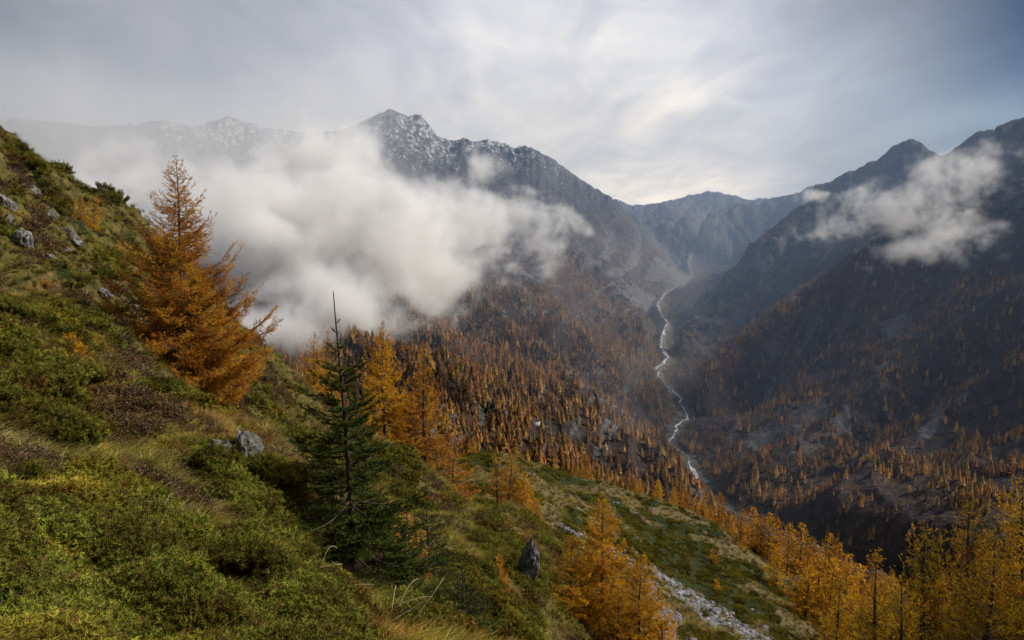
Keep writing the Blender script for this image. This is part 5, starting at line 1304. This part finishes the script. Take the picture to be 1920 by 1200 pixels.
def build_stalks():
    mg = leaf_mat('straw_stalk', trans=0.3, use='tint', var=0.15)
    S = [((572, 1205), (622, 1118), (700, 1096), 3.2), ((500, 1128), (575, 1075), (640, 1058), 3.6), ((742, 1205), (800, 1130), (832, 1083), 3.4), ((690, 1200), (740, 1140), (810, 1118), 3.5), ((410, 1115), (480, 1062), (548, 1038), 4.0),
         ((75, 1066), (105, 1028), (172, 1012), 3.6), ((112, 1003), (138, 972), (182, 962), 4.0), ((8, 1040), (30, 1000), (48, 975), 3.6), ((88, 1005), (86, 960), (87, 935), 4.0), ((50, 1050), (54, 1020), (42, 990), 3.6), ((228, 966), (250, 948), (312, 942), 4.6),
         ((262, 1062), (290, 1075), (298, 1115), 3.4), ((200, 1200), (186, 1160), (175, 1120), 3.0), ((375, 1185), (400, 1160), (440, 1120), 3.3), ((580, 1190), (610, 1150), (635, 1132), 3.3), ((640, 1195), (700, 1180), (790, 1130), 3.2), ((730, 1150), (738, 1120), (742, 1098), 3.6),
         ((740, 1152), (760, 1110), (785, 1085), 3.6), ((418, 1120), (500, 1110), (562, 1100), 3.7), ((330, 1010), (350, 985), (372, 972), 4.6), ((300, 985), (308, 950), (322, 925), 5.0), ((400, 1035), (404, 1010), (412, 995), 4.6), ((590, 1060), (610, 1040), (632, 1028), 4.4), ((20, 905), (12, 880), (2, 868), 5.2)]
    rng = np.random.default_rng(4)
    for i, (a, b, c, Y) in enumerate(S):
        if a[0] < 480: Y *= 0.84
        p = [np.array(P(q[0], q[1], Y + d)) for q, d in ((a, 0), (b, 0.12), (c, 0.25))]
        g = nz(p[0][0], p[0][1]); p[0][2] = min(p[0][2], g + 0.05) if p[0][2] - g < 0.5 else p[0][2]
        base = p[0] + (p[0] - p[1]) * 0.25; base[2] = min(base[2], nz(base[0], base[1]))
        t = np.linspace(0, 1, 12)[:, None]
        PL = (1 - t) ** 2 * p[0] + 2 * t * (1 - t) * (2 * p[1] - 0.5 * p[0] - 0.5 * p[2]) + t ** 2 * p[2]
        PL = np.concatenate([base[None], PL])
        A = Acc(); A.add(tubes(PL[None], np.linspace(0.0032, 0.0014, 13)[None], 4), np.array([0.42, 0.33, 0.19]))
        Hd = Acc(); tt = rng.uniform(0.76, 1, 46); f = tt * 12; i0 = np.minimum(f.astype(int), 11); fr = (f - i0)[:, None]
        q = PL[i0] * (1 - fr) + PL[i0 + 1] * fr; tg = unit(PL[i0 + 1] - PL[i0])
        Hd.add(needles(q, tg, 0.010, 0.0016, 2, rng, 0.35), np.array([0.50, 0.40, 0.26]))
        root = bpy.data.objects.new('grass_stalk', None); link(root)
        lab = 'tall dry grass stalk arching over the dark spruce foot' if a[0] > 480 else 'dry grass stalk arching over the near juniper mat'
        tag(root, lab, 'grass stalk', 'dry stalks before the spruces' if a[0] > 480 else 'dry stalks over the juniper mat'); root.location = base
        so = obj('stem', A.mesh('stem', mg), root, loc=None); ho = obj('seed_head', Hd.mesh('seed_head', mg), root)
        for o in (so, ho):
            v_ = np.empty(len(o.data.vertices) * 3, np.float32); o.data.vertices.foreach_get('co', v_); v_ = v_.reshape(-1, 3) - base.astype(np.float32); o.data.vertices.foreach_set('co', v_.ravel())

def simple_mat(name, c0, c1, sc=1.5, rough=0.85):
    m, t, out = new_mat(name); n = t.noise(sc, 5, 0.6, vec=t.add('ShaderNodeTexCoord').outputs['Object'])
    b = t.add('ShaderNodeBsdfPrincipled'); t.l.new(t.ramp(n, [(0.3, c0), (0.7, c1)]), b.inputs['Base Color']); b.inputs['Roughness'].default_value = rough
    t.l.new(b.outputs[0], out.inputs[0]); return m
def build_hut():
    x, y, _ = P(1008, 806, 640); z = float(far_sample(FZ, np.array([x]), np.array([y]))[0])
    e = bpy.data.objects.new('mountain_hut', None); link(e); e.location = (x, y, z + 1.2); e.rotation_euler = (0, 0, math.radians(28)); e.scale = (1.25, 1.25, 1.25)
    tag(e, 'tiny stone hut with a pale roof in a forest glade on the left', 'hut')
    st = simple_mat('hut_stone', (0.12, 0.11, 0.10), (0.34, 0.32, 0.29)); rf = simple_mat('hut_slate_roof', (0.36, 0.36, 0.36), (0.6, 0.6, 0.6)); wd = simple_mat('hut_wood', (0.03, 0.02, 0.015), (0.07, 0.045, 0.03))
    V = [(-3, -2, -2), (3, -2, -2), (3, 2, -2), (-3, 2, -2), (-3, -2, 2.2), (3, -2, 2.2), (3, 2, 2.2), (-3, 2, 2.2), (-3, 0, 3.7), (3, 0, 3.7)]
    obj('wall', mesh_from('wall', V, [np.array([(0, 1, 5, 4), (2, 3, 7, 6), (1, 2, 6, 5), (3, 0, 4, 7), (0, 3, 2, 1)]), np.array([(5, 6, 9), (7, 4, 8)])], st), e)
    R_ = []
    for sg in (-1, 1):
        R_ += [(-3.5, sg * 2.5, 1.95), (3.5, sg * 2.5, 1.95), (3.5, 0, 3.86), (-3.5, 0, 3.86), (-3.5, sg * 2.5, 2.1), (3.5, sg * 2.5, 2.1), (3.5, 0, 4.02), (-3.5, 0, 4.02)]
    F = np.array([(0, 1, 2, 3), (4, 5, 6, 7), (0, 1, 5, 4), (1, 2, 6, 5), (3, 0, 4, 7)]); obj('roof', mesh_from('roof', R_, np.concatenate([F, F + 8]), rf), e)
    D = [(-0.5, -2.06, -2), (0.5, -2.06, -2), (0.5, -2.06, 0.9), (-0.5, -2.06, 0.9), (-0.5, -2.0, -2), (0.5, -2.0, -2), (0.5, -2.0, 0.9), (-0.5, -2.0, 0.9)]
    bx = np.array([(0, 1, 2, 3), (1, 5, 6, 2), (4, 0, 3, 7), (3, 2, 6, 7)])
    obj('door', mesh_from('door', D, bx, wd), e)
    for sx in (-2.0, 1.5): obj('window', mesh_from('window', [(a * 0.7 + sx, b, c * 0.45 + 0.9) for a, b, c in D], bx, wd), e)

def build_clouds():
    cm = cloud_mat('cloud_mist', CD)
    cloud('mist_cloud', [(560, 450, 1150, 300, 180, 330, 1.15), (720, 480, 1250, 260, 155, 280, 1.15), (850, 425, 1450, 200, 100, 220, .95), (965, 400, 1560, 120, 62, 120, .78), (990, 445, 1560, 95, 58, 90, .70), (980, 505, 1450, 85, 42, 80, .56), (250, 450, 1200, 420, 200, 340, .80),
                         (640, 310, 1500, 170, 110, 250, .72), (1092, 406, 1800, 72, 26, 60, .85), (600, 560, 860, 240, 90, 120, .85), (450, 610, 800, 220, 90, 110, .85), (790, 560, 1020, 150, 62, 100, .64), (790, 640, 820, 150, 66, 100, .44),
                         (880, 340, 1700, 110, 50, 120, .5)], 1, cm,
          'huge white bank of mist filling the left valley', 150, 0.66, .74, density=1.0, vox=5.5)
    cloud('mist_veil', [(330, 330, 1500, 520, 260, 420, 1.0), (560, 240, 1600, 330, 190, 350, .8), (60, 260, 1500, 400, 260, 400, .9), (250, 60, 1500, 600, 260, 400, .5)], 1, cm,
          'thin grey veil of mist over the far left ridge', 260, 0.6, .5, density=0.036, vox=22, veil=True)
    cloud('slope_cloud', [(1690, 395, 1250, 175, 66, 130, .92), (1600, 425, 1300, 115, 46, 100, .84), (1790, 335, 1200, 115, 62, 130, .84), (1850, 280, 1250, 80, 50, 100, .82), (1775, 425, 1200, 90, 42, 90, .78), (1700, 468, 1150, 110, 32, 70, .74), (1540, 437, 1350, 62, 20, 50, .8), (1640, 480, 1150, 58, 20, 40, .78)], 1, cm,
          'torn white cloud clinging to the right mountain', 80, 0.68, .76, seed=2, density=1.0, vox=4.5)
    cloud('small_cloud', [(1835, 455, 1000, 86, 40, 45, .8), (1800, 478, 1000, 48, 22, 30, .78), (1870, 430, 1010, 46, 28, 35, .76)], 1, cm, 'small low cloud puff right of the torn cloud', 42, 0.66, .74, seed=4, density=1.0, vox=3.5)
    cloud('summit_cloud', [(1520, 372, 2300, 42, 18, 60, .85), (1546, 366, 2300, 32, 14, 50, .8), (1508, 385, 2300, 24, 16, 50, .78)], 1, cm, 'little cloud tuft on the skyline above the valley head', 50, 0.62, .72, seed=6, density=1.0, vox=6)
CD = 0.085

build_world(); build_light_camera()
build_far(); build_river(); build_forest(); build_haze()
build_near(); build_cover(); build_trees(); build_rocks(); build_stalks(); build_hut(); build_clouds()
